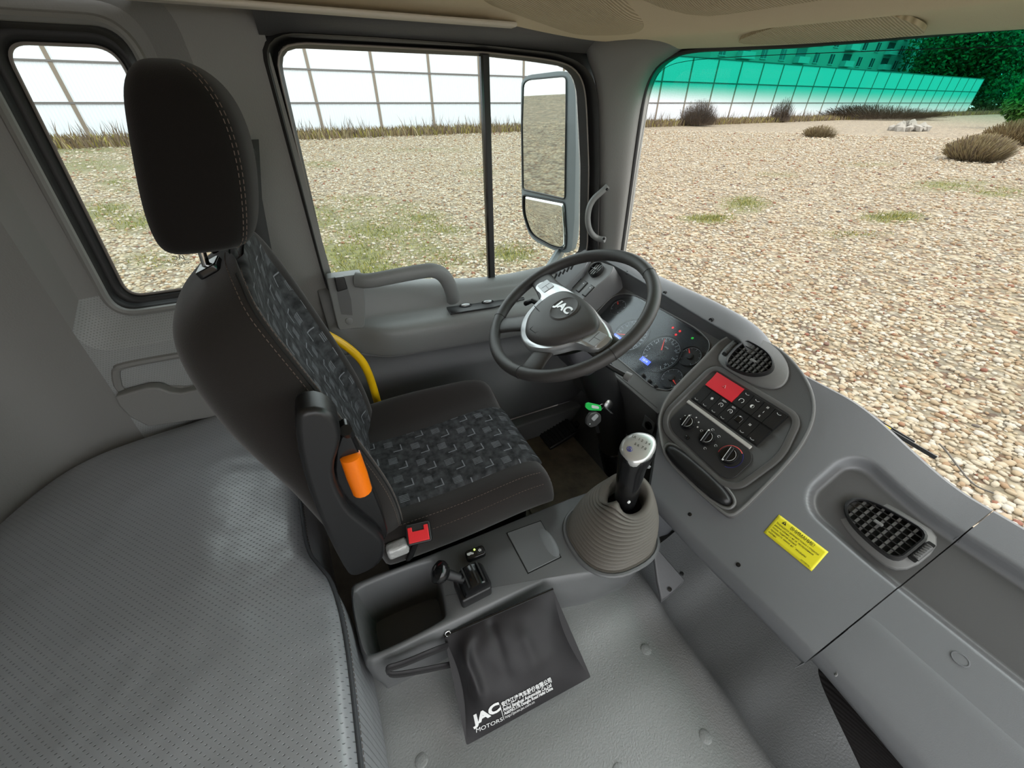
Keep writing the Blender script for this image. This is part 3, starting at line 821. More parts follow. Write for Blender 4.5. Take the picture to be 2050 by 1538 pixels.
for _ in range(30000):
    t = -70 + 260 * random.random() ** 1.2; dpt = .4 + 4.5 * random.random() ** 1.8
    c_ = F0 + FD * t - FN * dpt; pts.append((c_.x, c_.y, 0))
o = blades('dry_grass', pts, .75, .06, G_dry + [G_green[1], G_brown[1]], .5); tag(o, 'strip of dry yellow grass along the foot of the panel fence', 'grass')
pts = []
for _ in range(3500):
    t = -60 + 250 * random.random() ** 1.1; dpt = .6 + 5 * random.random(); c_ = F0 + FD * t - FN * dpt
    if mnoise.noise(V((t * .12, 3, 1))) > -.1: pts.append((c_.x, c_.y, 0))
o = blades('dry_weeds', pts, 1.5, .035, G_brown + [G_dry[1]], .35); tag(o, 'tall thin brown weed stalks standing in front of the panel fence', 'weeds')

def shrub(name, label, x, y, wpx, hpx, mats, count, twig=.03, group='dry shrubs and weeds in the yard', cat='shrub'):
    base = at(x, y, Z=H); fwd = ray(CX, CY); sc = base.dot(fwd) / fwd.length / FPX
    w_, h_ = wpx * sc / 2, hpx * sc
    root = bpy.data.objects.new(name, None)
    v_ = []; f_ = []; mi = []
    for _ in range(count * 3):
        a = random.random() * 6.283; r_ = w_ * math.sqrt(random.random()); ph = random.random()
        bx, by = base.x + math.cos(a) * r_ * .8, base.y + math.sin(a) * r_ * .8; tw = random.random() * 6.28
        tx, ty, tz = base.x + math.cos(a) * r_ + .16 * w_ * math.cos(tw), base.y + math.sin(a) * r_ + .16 * w_ * math.sin(tw), h_ * (.35 + .65 * random.random()) * (1 - .45 * (r_ / w_) ** 2)
        k = len(v_); wd = twig * (.3 + .6 * random.random())
        v_ += [(bx - wd, by, tz * .15), (bx + wd, by, tz * .15), (tx + wd * .6, ty + wd, tz), (tx - wd * .6, ty - wd, tz + wd)]
        f_ += [(k, k + 1, k + 2, k + 3)]; mi.append(random.randrange(len(mats)))
    me = bpy.data.meshes.new(name); me.from_pydata(v_, [], f_)
    for m_ in mats: me.materials.append(m_)
    me.polygons.foreach_set('material_index', mi)
    o = bpy.data.objects.new(name, me); COL.objects.link(o); return tag(o, label, cat, group)
shrub('dry_shrub', 'dry brown shrub at the fence foot seen through the windscreen beside the pillar', 1395, 252, 70, 46, G_brown, 900, .03)
shrub('dry_shrub', 'tall thin dry weed against the white fence right of the brown shrub', 1560, 245, 40, 42, G_brown, 300, .03)
shrub('dry_shrub', 'wide brown weed growth along the far fence behind the rubble heap', 1730, 238, 230, 26, G_brown, 1600, .05)
shrub('dry_shrub', 'straw coloured dry bush standing on the gravel near the right edge', 1950, 322, 100, 48, [G_dry[2], G_dry[0], G_dry[2], G_brown[1]], 1500, .025)
shrub('dry_shrub', 'low tuft of yellow weed on the gravel in front of the far fence', 1640, 275, 60, 22, G_dry, 400, .03)
shrub('dry_shrub', 'row of pale dry grass clumps at the far right of the yard', 2040, 290, 110, 46, G_dry, 1200, .03)
def leafy(name, label, x, y, wpx, hpx, mats, count, leaf, cat):
    base = at(x, y, Z=H); fwd = ray(CX, CY); sc = base.dot(fwd) / fwd.length / FPX; w_, h_ = wpx * sc / 2, hpx * sc
    mb = MB()
    for _ in range(count):
        d = V((random.gauss(0, 1), random.gauss(0, 1), random.gauss(0, 1))).normalized() * (.7 + .35 * random.random()); d *= 1 + .25 * mnoise.noise(d * 2.5)
        p = base + V((d.x * w_, d.y * w_, h_ * .5 + d.z * h_ * .5)); a = V((random.gauss(0, 1), random.gauss(0, 1), random.gauss(0, 1))).normalized() * leaf; b_ = a.orthogonal().normalized() * leaf * .5
        mb.add([p - a, p + b_, p + a, p - b_], [(0, 1, 2, 3)], None, random.randrange(len(mats)))
    return tag(ob(name, mb, mats, smooth=False, fix=False), label, cat)
G_leaf = [mat('leaf_dark', srgb(60, 86, 34), .8), mat('leaf_dark_b', srgb(84, 108, 46), .8)]
leafy('green_bush', 'bright green leafy bush at the far right end of the fence', 2050, 258, 90, 95, [mat('leaf_bright', srgb(88, 110, 35), .8), mat('leaf_mid', srgb(60, 89, 27), .8)], 5000, .30, 'bush')
leafy('green_bush', 'dark green leafy bush at the far fence end beside the bright bush', 1985, 226, 90, 60, G_leaf, 5000, .45, 'bush')
# rubble heap
rh = thing('rubble_heap', 'heap of pale broken concrete at the far end of the yard', 'rubble', at(1815, 262, Z=H))
rb = at(1815, 262, Z=H)
for i in range(26):
    mb = MB(); s_ = .25 + .35 * random.random()
    jit = 1 + .5 * (rng.random(len(IV)) - .5)
    a = random.random() * 6.28; rr = 1.6 * math.sqrt(random.random())
    mb.add([V(p) * float(j) * s_ + V((rb.x + math.cos(a) * rr * 1.3, rb.y + math.sin(a) * rr, H + .15 + max(0, .9 - rr * .6) * random.random())) for p, j in zip(IV.tolist(), jit)], IF.tolist())
    ob('chunk', mb, M_stone if False else MATS.get('concrete') or mat('concrete', srgb(130, 124, 115), .9), rh, smooth=False)

# apartment block and trees beyond the fence
def beyond(x, d): # point on the sight line at column x, d metres past the fence
    r = ray(x, HOR); r.z = 0
    k = (F0.x * FN.x + F0.y * FN.y + d) / (r.x * FN.x + r.y * FN.y); q_ = r * k; return V((q_.x, q_.y, H))
bl = beyond(1400, 26); br_ = beyond(1840, 26)
M_bwall = mat('block_wall', srgb(146, 141, 135), .8); M_bwin = mat('block_window', srgb(62, 66, 71), .2); M_bbal = mat('block_balcony', srgb(165, 165, 164), .7)
bld = thing('apartment_block', 'pale apartment block with balconies beyond the panel fence', 'building', bl.lerp(br_, .5))
wv_ = (br_ - bl); wl = wv_.length; wd_ = wv_.normalized(); wn_ = V((wd_.y, -wd_.x, 0))
if wn_.dot(-bl) < 0: wn_ = -wn_
BM = Matrix((wd_, -wn_, V((0, 0, 1)))).transposed().to_4x4(); BM.translation = bl
mb = MB(); mb.box((wl / 2, 6, 12), (wl, 12, 24), BM); ob('wall', mb, M_bwall, bld, smooth=False)
for fl in range(1, 7):
    z = 1.0 + fl * 3.6
    for c_ in range(int(wl / 8)):
        x = 4 + c_ * 8
        if c_ % 3 == 1:
            mb = MB(); mb.box((x, -.7, z - .1), (5.0, 1.4, 1.1), BM); mb.box((x, -.7, z - .75), (5.3, 1.5, .2), BM); ob('balcony', mb, M_bbal, bld, smooth=False)
            mb = MB(); mb.box((x, -.05, z + 1.2), (4.4, .1, 1.6), BM); ob('window', mb, M_bwin, bld, smooth=False)
        else:
            mb = MB(); mb.box((x, -.03, z + .6), (2.2, .1, 2.1), BM); wi = ob('window', mb, M_bwin, bld, smooth=False)
            mb = MB(); mb.box((x, -.1, z + .6), (.14, .06, 2.1), BM); mb.box((x, -.1, z - .5), (2.6, .2, .14), BM); ob('window_frame', mb, M_bbal, wi, smooth=False)
G_tree = [mat('leaf_a', srgb(53, 79, 27), .8), mat('leaf_b', srgb(73, 97, 36), .8), mat('leaf_c', srgb(39, 64, 24), .8)]
M_bark = mat('bark', srgb(66, 55, 46), .9)
def tree(label, c_, hgt, rad, count, leaf):
    t_ = thing('leafy_tree', label, 'tree', c_, 'trees beyond the fence')
    mb = MB(); mb.tube([c_, c_ + V((.2, .1, hgt * .4)), c_ + V((0, 0, hgt * .8))], [.35, .28, .1], 8); ob('trunk', mb, M_bark, t_)
    v_ = []; f_ = []; mi = []
    lobes = [(V((random.gauss(0, .5), random.gauss(0, .5), random.uniform(-.6, .7))), .45 + .35 * random.random()) for _ in range(14)]
    for _ in range(count):
        lc, lr = random.choice(lobes); d = V((random.gauss(0, 1), random.gauss(0, 1), random.gauss(0, 1))).normalized() * lr * (.75 + .3 * random.random())
        p = c_ + V((0, 0, hgt * .55)) + V(((lc.x + d.x) * rad, (lc.y + d.y) * rad, (lc.z + d.z) * hgt * .42))
        a = V((random.gauss(0, 1), random.gauss(0, 1), random.gauss(0, 1))).normalized() * leaf; b_ = a.orthogonal().normalized() * leaf * .6
        k = len(v_); v_ += [p - a, p + b_, p + a, p - b_]; f_.append((k, k + 1, k + 2, k + 3)); mi.append(random.randrange(3))
    mb = MB(); mb.v = v_; mb.f = f_; mb.mi = mi
    ob('crown', mb, G_tree, t_, smooth=False, fix=False)
for x, d, h_, r_, lb in [(1850, 14, 24, 6, 'leafy green tree beside the apartment block, first in the row'), (1905, 9, 24, 7, 'leafy green tree second in the row right of the apartment block'), (1960, 14, 34, 8, 'tall leafy green tree in the middle of the row behind the fence'),
        (2010, 8, 30, 8, 'leafy green tree just left of the bright bush behind the fence'), (2060, 6, 32, 9, 'leafy green tree at the right edge of the windscreen view'), (2120, 4, 34, 9, 'leafy green tree farthest along the fence to the right')]:
    tree(lb, beyond(x, d), h_, r_, 8000, .6)
# ------------------------------------------------------------------ driver's seat
M_fab = mat('seat_fabric_black', srgb(35, 31, 29), .9, spec=.2, grain=(900, .5, .0008), sheen=.25)
M_fabhead = mat('headrest_fabric', srgb(26, 23, 22), .95, spec=.1, grain=(900, .5, .0008), sheen=.1)
M_stitch = mat('stitch_thread', srgb(98, 84, 76), .8)
M_ins = mat('seat_insert', srgb(66, 68, 74), .95, spec=.1)
def insert_pattern(m, k):
    """woven pattern: hatched little squares and thin corner angles over a mottled grey"""
    n, L, b = nodes_of(m)
    uv = n.new('ShaderNodeUVMap'); sc = n.new('ShaderNodeVectorMath'); sc.operation = 'SCALE'; sc.inputs['Scale'].default_value = k; L.new(uv.outputs[0], sc.inputs[0])
    sp = n.new('ShaderNodeSeparateXYZ'); L.new(sc.outputs[0], sp.inputs[0])
    u0, v0 = sp.outputs[0], sp.outputs[1]
    row = math_n(n, L, 'FLOOR', v0); u1 = math_n(n, L, 'ADD', u0, math_n(n, L, 'MULTIPLY', row, .5))
    fu = math_n(n, L, 'FRACT', u1); fv = math_n(n, L, 'FRACT', v0)
    def mx_(cu, cv): return math_n(n, L, 'MAXIMUM', math_n(n, L, 'ABSOLUTE', math_n(n, L, 'SUBTRACT', fu, cu)), math_n(n, L, 'ABSOLUTE', math_n(n, L, 'SUBTRACT', fv, cv)))
    sq = math_n(n, L, 'LESS_THAN', mx_(.66, .34), .17)
    hat = math_n(n, L, 'GREATER_THAN', math_n(n, L, 'SINE', math_n(n, L, 'MULTIPLY', u1, 90.0)), .0)
    sq = math_n(n, L, 'MULTIPLY', math_n(n, L, 'MULTIPLY', sq, hat), .42)
    def bar(a_, c_, hw, b_, lo, hi):
        k1 = math_n(n, L, 'LESS_THAN', math_n(n, L, 'ABSOLUTE', math_n(n, L, 'SUBTRACT', a_, c_)), hw)
        k2 = math_n(n, L, 'LESS_THAN', math_n(n, L, 'ABSOLUTE', math_n(n, L, 'SUBTRACT', b_, (lo + hi) / 2)), (hi - lo) / 2)
        return math_n(n, L, 'MULTIPLY', k1, k2)
    ang_ = math_n(n, L, 'MULTIPLY', math_n(n, L, 'MAXIMUM', bar(fv, .80, .022, fu, .14, .50), bar(fu, .16, .022, fv, .46, .82)), .6)
    t = math_n(n, L, 'MAXIMUM', sq, ang_)
    nz = n.new('ShaderNodeTexNoise'); nz.inputs['Scale'].default_value = 3.5; nz.inputs['Detail'].default_value = 6; L.new(sc.outputs[0], nz.inputs['Vector'])
    base = n.new('ShaderNodeValToRGB'); base.color_ramp.elements[0].position = .35; base.color_ramp.elements[0].color = srgb(44, 44, 45); base.color_ramp.elements[1].position = .68; base.color_ramp.elements[1].color = srgb(74, 75, 77)
    L.new(nz.outputs['Fac'], base.inputs[0])
    m_ = n.new('ShaderNodeMix'); m_.data_type = 'RGBA'; m_.inputs[7].default_value = srgb(150, 152, 158); L.new(t, m_.inputs[0]); L.new(base.outputs[0], m_.inputs[6]); L.new(m_.outputs[2], b.inputs['Base Color'])
    bp = n.new('ShaderNodeBump'); bp.inputs['Strength'].default_value = .3; bp.inputs['Distance'].default_value = .001; L.new(t, bp.inputs['Height']); L.new(bp.outputs[0], b.inputs['Normal'])
insert_pattern(M_ins, 14.0)
M_ins2 = mat('seat_insert_back', srgb(66, 68, 74), .95, spec=.1); insert_pattern(M_ins2, 13.0)

def stitches(name, path, parent, step_=.009, ln_=.0055, r=.0007, mt=None):
    """a run of short thread stitches along a path"""
    path = [V(p) for p in path]; d = [0]
    for a, b_ in zip(path, path[1:]): d.append(d[-1] + (b_ - a).length)
    def pt(s):
        for i in range(len(path) - 1):
            if s <= d[i + 1]: return path[i].lerp(path[i + 1], (s - d[i]) / max(d[i + 1] - d[i], 1e-9))
        return path[-1]
    mb = MB(); s = 0
    while s + ln_ < d[-1]:
        a, b_ = pt(s), pt(s + ln_); mb.tube([a, b_], r, 4); s += step_
    return ob(name, mb, mt or M_stitch, parent, kind='stuff')

seat = thing('driver_seat', 'black fabric driver seat with patterned grey centre and tall headrest', 'seat', (.18, .83, -1.28))
# --- cushion: cross sections from back to front
def cush(X, dz, dw, k):
    """one section, near side to far side; k flattens it toward the nose"""
    P = [(.615, -.955), (.592, -.93), (.588, -.87), (.600, -.826), (.628, -.808), (.662, -.816), (.70, -.820), (.83, -.824), (.955, -.820), (.992, -.806), (1.03, -.782), (1.062, -.784), (1.082, -.82), (1.078, -.93), (1.05, -.955)]
    fb = .030 * math.exp(-((X - .10) / .16) ** 2)
    return [V((X, .83 + (y - .83) * dw, -.955 + (z + .955) * k + dz + (fb if y > 1.0 and z > -.85 else 0))) for y, z in P]
secs = [cush(-.07, .0, .97, .9), cush(-.05, .0, 1, 1), cush(.05, -.006, 1, 1.0), cush(.15, -.006, 1.01, 1.0), cush(.25, .0, 1.01, 1.02), cush(.33, .004, 1.01, 1.03), cush(.385, .0, 1.005, .99), cush(.412, -.008, .985, .84), cush(.42, -.006, .96, .5), cush(.415, .0, .95, .1)]
mb = MB(); mb.loft(secs); cushion = ob('seat_cushion', mb, M_fab, seat, sub=2)
rows, uvs = [], []
for s_, X in zip(secs[1:8], [-.05, .05, .15, .25, .33, .385, .412]):
    pts_ = [s_[i].lerp(s_[i + 1], t) for i in range(5, 8) for t in (0, .25, .5, .75)] + [s_[8]]
    e = []
    for j, p in enumerate(pts_):
        t = j / 12
        e.append(p + V((.002 if X > .4 else 0, 0, (.008 if X < .4 else .004) * (1 - abs(2 * t - 1) ** 6) + (-.004 if j in (0, 12) else 0))))
    rows.append(e); uvs.append([(p.y, X) for p in e])
mb = MB(); mb.grid(rows, uvs); SCu = surf(cushion); ob('cushion_insert', mb, M_ins, cushion, sub=2, fix=False, label='patterned dark grey fabric centre of the seat cushion')
stitches('stitching', [snap(SCu, p, .001) for p in smooth_poly([s[4] + V((0, -.012, -.004)) for s in secs[1:7]], 2, False)], cushion)
stitches('stitching', [snap(SCu, p, .001) for p in smooth_poly([s[3].lerp(s[2], .35) + V((0, -.001, 0)) for s in secs[1:7]], 2, False)], cushion)
stitches('stitching', [snap(SCu, p, .001) for p in [secs[7][i] for i in range(3, 12)]], cushion)

# --- backrest: sections from the base up.  z, half width, bolster front X, rear X
lev = [(-.93, .19, .0, -.10), (-.88, .215, .005, -.155), (-.80, .226, .012, -.168), (-.70, .23, .008, -.185), (-.60, .232, -.012, -.202), (-.48, .232, -.043, -.240), (-.36, .230, -.075, -.254), (-.29, .224, -.096, -.252), (-.245, .208, -.110, -.246), (-.212, .170, -.118, -.236), (-.196, .12, -.124, -.214), (-.190, .07, -.133, -.200)]
def sstep_(a, b_, x):
    t = min(max((x - a) / (b_ - a), 0), 1); return t * t * (3 - 2 * t)
def back(z, w_, xf, xr):
    d = .046 * sstep_(-.19, -.36, z) * (1 - .35 * sstep_(-.75, -.88, z)); c_ = .83; tilt = -.12 * (0)
    th = xf - xr
    P = [(xr + .012, -.78), (xr + .035, -.93), (xr + th * .45, -1.0), (xf - .03, -.985), (xf - .006, -.94), (xf, -.88), (xf - .012, -.79), (xf - d, -.66), (xf - d - .004, -.3), (xf - d - .006, 0), (xf - d - .004, .3), (xf - d, .66), (xf - .012, .79), (xf, .88), (xf - .006, .94), (xf - .03, .985), (xr + th * .45, 1.0), (xr + .035, .93), (xr + .012, .78), (xr, .4), (xr - .004, 0), (xr, -.4)]
    kz = .045 * sstep_(-.32, -.20, z)
    return [V((x, c_ + y * w_, z - kz * min(1, max(0, (xf - x) / th)))) for x, y in P]
bs = [back(*l) for l in lev]
mb = MB(); mb.loft(bs); backrest = ob('backrest', mb, M_fab, seat, sub=2)
rows, uvs = [], []
for s_, l in zip(bs[1:11], lev[1:11]):
    pts_ = []
    for i in range(6, 12): pts_ += [s_[i].lerp(s_[i + 1], t) for t in (0, .5)]
    pts_.append(s_[12])
    rows.append([p + V((.006 if 0 < j < len(pts_) - 1 else -.002, 0, 0)) for j, p in enumerate(pts_)]); uvs.append([(p.y, l[0] * 1.05) for p in pts_])
mb = MB(); mb.grid(rows, uvs); ob('backrest_insert', mb, M_ins2, backrest, sub=2, fix=False, label='patterned dark grey fabric centre of the backrest')
SB = surf(backrest)
seam = smooth_poly([s[4].lerp(s[5], .35) for s in bs[1:10]] + [bs[11][6].lerp(bs[11][9], .5)], 2, False)
for dx in (.006, -.012): stitches('stitching', [snap(SB, p + V((dx, -.006 if dx < 0 else 0, 0)), .001) for p in seam], backrest)
mb = MB(); mb.tube([snap(SB, p + V((-.003, -.003, 0)), .0002) for p in seam], .0016, 6); ob('seam_groove', mb, M_blackvoid, backrest)
# --- headrest on two posts
hs = [(-.186, .6, .6, -.163), (-.180, .9, .88, -.160), (-.160, .99, 1.0, -.156), (-.12, 1.0, 1.06, -.147), (-.07, 1.0, 1.05, -.134), (-.02, .98, .96, -.125), (.018, .90, .80, -.124), (.040, .70, .52, -.126), (.048, .36, .25, -.128)]
def hring(z, ky, kx, xc):
    out = []
    for k in range(24):
        a = 2 * math.pi * k / 24; c_, s_ = math.cos(a), math.sin(a)
        e = .55
        out.append(V((xc + .068 * kx * math.copysign(abs(c_) ** e, c_), .818 + .118 * ky * math.copysign(abs(s_) ** e, s_), z)))
    return out
hr_ = [hring(*h_) for h_ in hs]
mb = MB(); mb.loft(hr_); head = ob('headrest', mb, M_fabhead, seat, sub=2)
SH = surf(head)
for dx in (.003, -.010): stitches('stitching', [snap(SH, p + V((dx, 0, 0)), .001) for p in smooth_poly([r_[21] for r_ in hr_[1:8]], 2, False)], head)
for y in (.752, .89):
    a = V((-.180, y, -.26)); b_ = V((-.170, y, -.17))
    mb = MB(); mb.tube([a, b_], .0055, 12); ob('headrest_post', mb, M_chrome, seat)
    gq = snap(SB, (-.178, y, -.20), -.001)
    mb = MB(); mb.prism(rrect(.034, .050, .008), 0, .012, Matrix.Translation(gq) @ Matrix.Rotation(math.radians(-22), 4, 'Y')); ob('post_guide', mb, M_blackgloss, seat, bevel=.002)
# --- folded armrest on the near side, with the orange tilt catch
arm = px_poly([(588, 835), (603, 816), (640, 812), (670, 828), (682, 856), (681, 885), (667, 928), (673, 965), (697, 1012), (722, 1034), (765, 1068), (771, 1092), (765, 1118), (740, 1138), (706, 1150), (694, 1143), (660, 1080), (625, 1000), (600, 920)], Y=.535)
mb = MB(); mb.prism([tuple(p) for p in smooth_poly([V(p) for p in arm], 1)], -.585, -.525, R90); ar = ob('armrest', mb, M_black, seat, bevel=.014, bseg=4)
ap = px_poly([(675, 880), (700, 862), (712, 890), (728, 925), (748, 985), (768, 1030), (778, 1068), (765, 1085), (720, 1040), (690, 1010), (668, 960)], Y=.548)
mb = MB(); mb.prism([tuple(p) for p in smooth_poly([V(p) for p in ap], 1)], -.592, -.545, R90); ob('inner_pad', mb, M_blackgloss, ar, bevel=.008, bseg=3)
op = [at(690, 925, Y=.545), at(712, 912, Y=.545)]
p0, p1 = at(700, 910, Y=.546), at(726, 984, Y=.546)
mb = MB(); mb.tube([p0.lerp(p1, t) for t in (0, .03, .5, .97, 1)], [.012, .0175, .0185, .0175, .012], 14, sy=1.0); ob('tilt_catch', mb, M_orange, ar, label='orange tilt catch')
q = at(696, 872, Y=.548)
mb = MB(); mb.tube([q + V((0, .012, -.010)), q + V((0, .0, .012))], [.011, .010], 14); ob('pivot_knob', mb, M_black, ar)
# --- seat base, bracket, belt buckle
mb = MB(); mb.box((.15, .83, -1.14), (.42, .38, .34)); ob('seat_base', mb, M_blackvoid, seat, bevel=.02)
q = at(796, 1098, Y=.585)
mb = MB(); mb.box(q, (.05, .03, .035), None); ob('recline_bracket', mb, mat('cast_steel', srgb(190, 190, 188), .5, metal=.3, grain=(90, .8, .004)), seat, bevel=.008)
bk = at(838, 1068, Y=.565)
BMx = Matrix.Translation(bk) @ Matrix.Rotation(math.radians(-10), 4, 'Z') @ Matrix.Rotation(math.radians(35), 4, 'X')
mb = MB(); mb.prism(rrect(.056, .045, .006), -.06, .006, BMx); bko = ob('belt_buckle', mb, M_black, seat, bevel=.003)
mb = MB(); mb.prism([(-.023, -.018), (.023, -.018), (.023, .016), (.013, .016), (.013, .006), (-.013, .006), (-.013, .016), (-.023, .016)], .005, .010, BMx); ob('release_button', mb, M_redbuckle, bko, bevel=.0015, label='red release button')
mb = MB(); mb.tube([BMx @ V((0, 0, -.05)), bk + V((-.03, .03, -.12))], .018, 8, sy=.4); ob('buckle_stalk', mb, M_black, bko)

# --- yellow bent tube between seat and door
yt = thing('yellow_tube', 'yellow bent steel tube between the driver seat and the door', 'tube', (.03, 1.12, -1.28))
yp = [at(650, 668, Y=1.13), at(680, 684, Y=1.13), at(706, 703, Y=1.13), at(726, 724, Y=1.13), at(738, 748, Y=1.13), at(748, 778, Y=1.13), at(756, 806, Y=1.13), at(764, 840, Y=1.13)]
yp = smooth_poly(yp, 3, False) + [V((.05, 1.13, -1.29))]
mb = MB(); mb.tube(yp, .0125, 14); ob('tube_body', mb, M_yellow, yt)

# --- seat belt down the door pillar
sb = thing('seat_belt', 'dark seat belt webbing hanging along the pillar behind the driver seat', 'belt', (-.14, 1.25, -.3))
bp_ = [at(497, 280, Y=1.25), at(505, 400, Y=1.25), at(525, 500, Y=1.25), at(552, 600, Y=1.25)]
rows = [[p + V((-.022, 0, 0)) for p in bp_], [p + V((.022, .004, 0)) for p in bp_]]
mb = MB(); mb.grid(rows); ob('webbing', mb, mat('webbing', srgb(58, 58, 58), .8, grain=(700, .4, .001)), sb, solid=.002, fix=False)
q = at(496, 305, Y=1.25)
mb = MB(); mb.lathe([(.016, 0), (.016, .012), (.011, .016)], 18, T(q.x, 1.262, q.z) @ Mx); ob('anchor', mb, M_black, sb)

# ------------------------------------------------------------------ bunk behind the seats
M_bunk = mat('bunk_vinyl', srgb(146, 148, 152), .34, spec=.9, grain=(7, .4, .03))
perforate(M_bunk, .0125, .13, dark=.5, depth=.0012, stretch=.55)
bn = thing('sleeper_bunk', 'wide bunk covered in grey perforated vinyl behind the seats', 'bunk', (-.55, .4, -1.28))
front = [(-.155, -.95), (-.155, .20), (-.152, .44), (-.168, .56), (-.19, .605), (-.215, .66), (-.222, .78), (-.23, .9), (-.235, 1.1), (-.24, 1.27)]
rear = [(-.91, -.95), (-.91, .2), (-.91, .44), (-.91, .6), (-.905, .8), (-.90, .95), (-.885, 1.08), (-.845, 1.17), (-.74, 1.25), (-.40, 1.278)]
front = [V((a, b_, 0)) for a, b_ in front]; rear = [V((a, b_, 0)) for a, b_ in rear]
fr_, rr_ = smooth_poly(front, 2, False), smooth_poly(rear, 2, False)
rows = []
for k in range(len(fr_)):
    f_, g = fr_[k], rr_[k]; r_ = []
    r_.append(V((f_.x + .002, f_.y, -1.16))); r_.append(V((f_.x + .006, f_.y, -.87))); r_.append(V((f_.x, f_.y, -.838)))
    for t in (.02, .05, .1, .2, .35, .5, .65, .8, .92, 1):
        p = f_.lerp(g, t); edge = 4 * t * (1 - t)
        z = -.822 + .028 * edge + .010 * mnoise.noise(V((p.x * 5, p.y * 5, 2))) - (.012 if t > .95 else 0)
        r_.append(V((p.x, p.y, z)))
    rows.append(r_)
mb = MB(); mb.grid(rows); ob('mattress', mb, M_bunk, bn, sub=2, fix=False)
mb = MB(); mb.tube([p + V((.003, 0, -.842)) for p in fr_], .004, 8); ob('piping', mb, mat('piping', srgb(70, 72, 76), .4), bn)
stitches('stitching', [p + V((.006, 0, -.853)) for p in fr_], bn, mt=M_stitch)
# ------------------------------------------------------------------ dashboard
PD = Frame((.82, .33, -.69), (.753, 0, .659))      # slope of the centre pod
PS = Frame((.82, 0, -.7315), (.844, 0, .537))      # slope of the passenger side
def sstep(a, b_, x):
    t = min(max((x - a) / (b_ - a), 0), 1); return t * t * (3 - 2 * t)
def dash_pt(Y, X, h=0.0):
    s = sstep(.04, .32, Y)
    z = (1 - s) * (-.7315 + .6363 * (X - .82)) + s * (-.69 - .019 + .8752 * (X - .82))
    nn_ = PS.n.lerp(PD.n, s)
    return V((X, Y, z)) + nn_ * h
def dash_hit(x, y, h=0.0):
    r = ray(x, y); a, b_ = .4, 2.5
    for _ in range(50):
        m_ = (a + b_) / 2; p = r * m_
        (lo_ := dash_pt(p.y, p.x, h))
        if p.z > lo_.z: a = m_
        else: b_ = m_
    return r * a
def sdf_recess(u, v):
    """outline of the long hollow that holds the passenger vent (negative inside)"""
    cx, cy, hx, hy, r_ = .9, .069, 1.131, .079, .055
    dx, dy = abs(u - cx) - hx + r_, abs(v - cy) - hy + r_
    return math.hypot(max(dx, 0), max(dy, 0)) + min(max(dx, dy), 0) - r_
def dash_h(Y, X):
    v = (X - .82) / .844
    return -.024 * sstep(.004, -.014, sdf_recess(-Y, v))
dash = thing('dashboard', 'grey moulded dashboard running under the windscreen', 'dashboard', (.85, .2, -1.0))
Xr = [1.085, 1.06, 1.035, 1.015, 1.0] + [1.0 - .0036 * k for k in range(1, 97)] + [.648, .643]
def dash_rows(ycol):
    rows = []
    for X in Xr:
        r_ = []
        for t in ycol:
            Y = t(X)
            p = dash_pt(Y, X, dash_h(Y, X)) if X <= 1.0 else dash_pt(Y, 1.0) + V((X - 1.0, 0, -.22 * (X - 1) - 9 * (X - 1) ** 2))
            r_.append(p)
        rows.append(r_)
    base = [dash_pt(t(.645), .645) for t in ycol]
    for dx, dz in ((-.008, -.014), (-.010, -.030), (-.004, -.046), (.010, -.056), (.06, -.075), (.2, -.12), (.40, -.2)):
        rows.append([p + V((dx, 0, dz)) for p in base])
    return rows
def yl(X): return .465 + .165 * min(max((X - .64) / .16, 0), 1)
cols = []
for k in range(141):
    t = k / 140
    cols.append(lambda X, t=t: .0235 + (yl(X) - .0235) * t)
cols2 = cols + [lambda X: yl(X) + .006]
rows = dash_rows(cols)
for r_ in rows:
    e = r_[-1]; r_ += [e + V((.004, .008, -.010)), e + V((.01, .010, -.05)), e + V((.04, .012, -.25))]
    r_.insert(0, r_[0] + V((0, .0008, -.004))); r_.insert(0, r_[0] + V((0, .003, -.03)))
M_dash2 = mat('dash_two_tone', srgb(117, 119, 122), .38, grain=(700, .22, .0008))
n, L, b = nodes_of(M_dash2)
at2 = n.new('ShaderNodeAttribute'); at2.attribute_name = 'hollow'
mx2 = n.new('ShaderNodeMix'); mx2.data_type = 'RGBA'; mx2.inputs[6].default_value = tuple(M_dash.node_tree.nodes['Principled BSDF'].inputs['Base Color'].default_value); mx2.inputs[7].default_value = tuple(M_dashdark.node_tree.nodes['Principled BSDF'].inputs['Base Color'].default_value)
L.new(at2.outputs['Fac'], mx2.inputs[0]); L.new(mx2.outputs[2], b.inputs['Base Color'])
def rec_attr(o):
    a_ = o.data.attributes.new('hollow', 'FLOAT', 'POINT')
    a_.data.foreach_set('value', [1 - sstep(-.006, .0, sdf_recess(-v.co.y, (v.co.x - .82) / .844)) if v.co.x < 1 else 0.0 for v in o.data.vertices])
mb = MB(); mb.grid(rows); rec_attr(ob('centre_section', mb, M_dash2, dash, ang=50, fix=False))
colsp = []
for k in range(41):
    t = k / 40
    colsp.append(lambda X, t=t: .0215 - .95 * t ** 1.3)
rows = dash_rows(colsp)
for r_ in rows:
    r_.insert(0, r_[0] + V((0, -.0008, -.004))); r_.insert(0, r_[0] + V((0, -.003, -.03)))
mb = MB(); mb.grid(rows[:86]); rec_attr(ob('passenger_section', mb, M_dash2, dash, ang=50, fix=False))
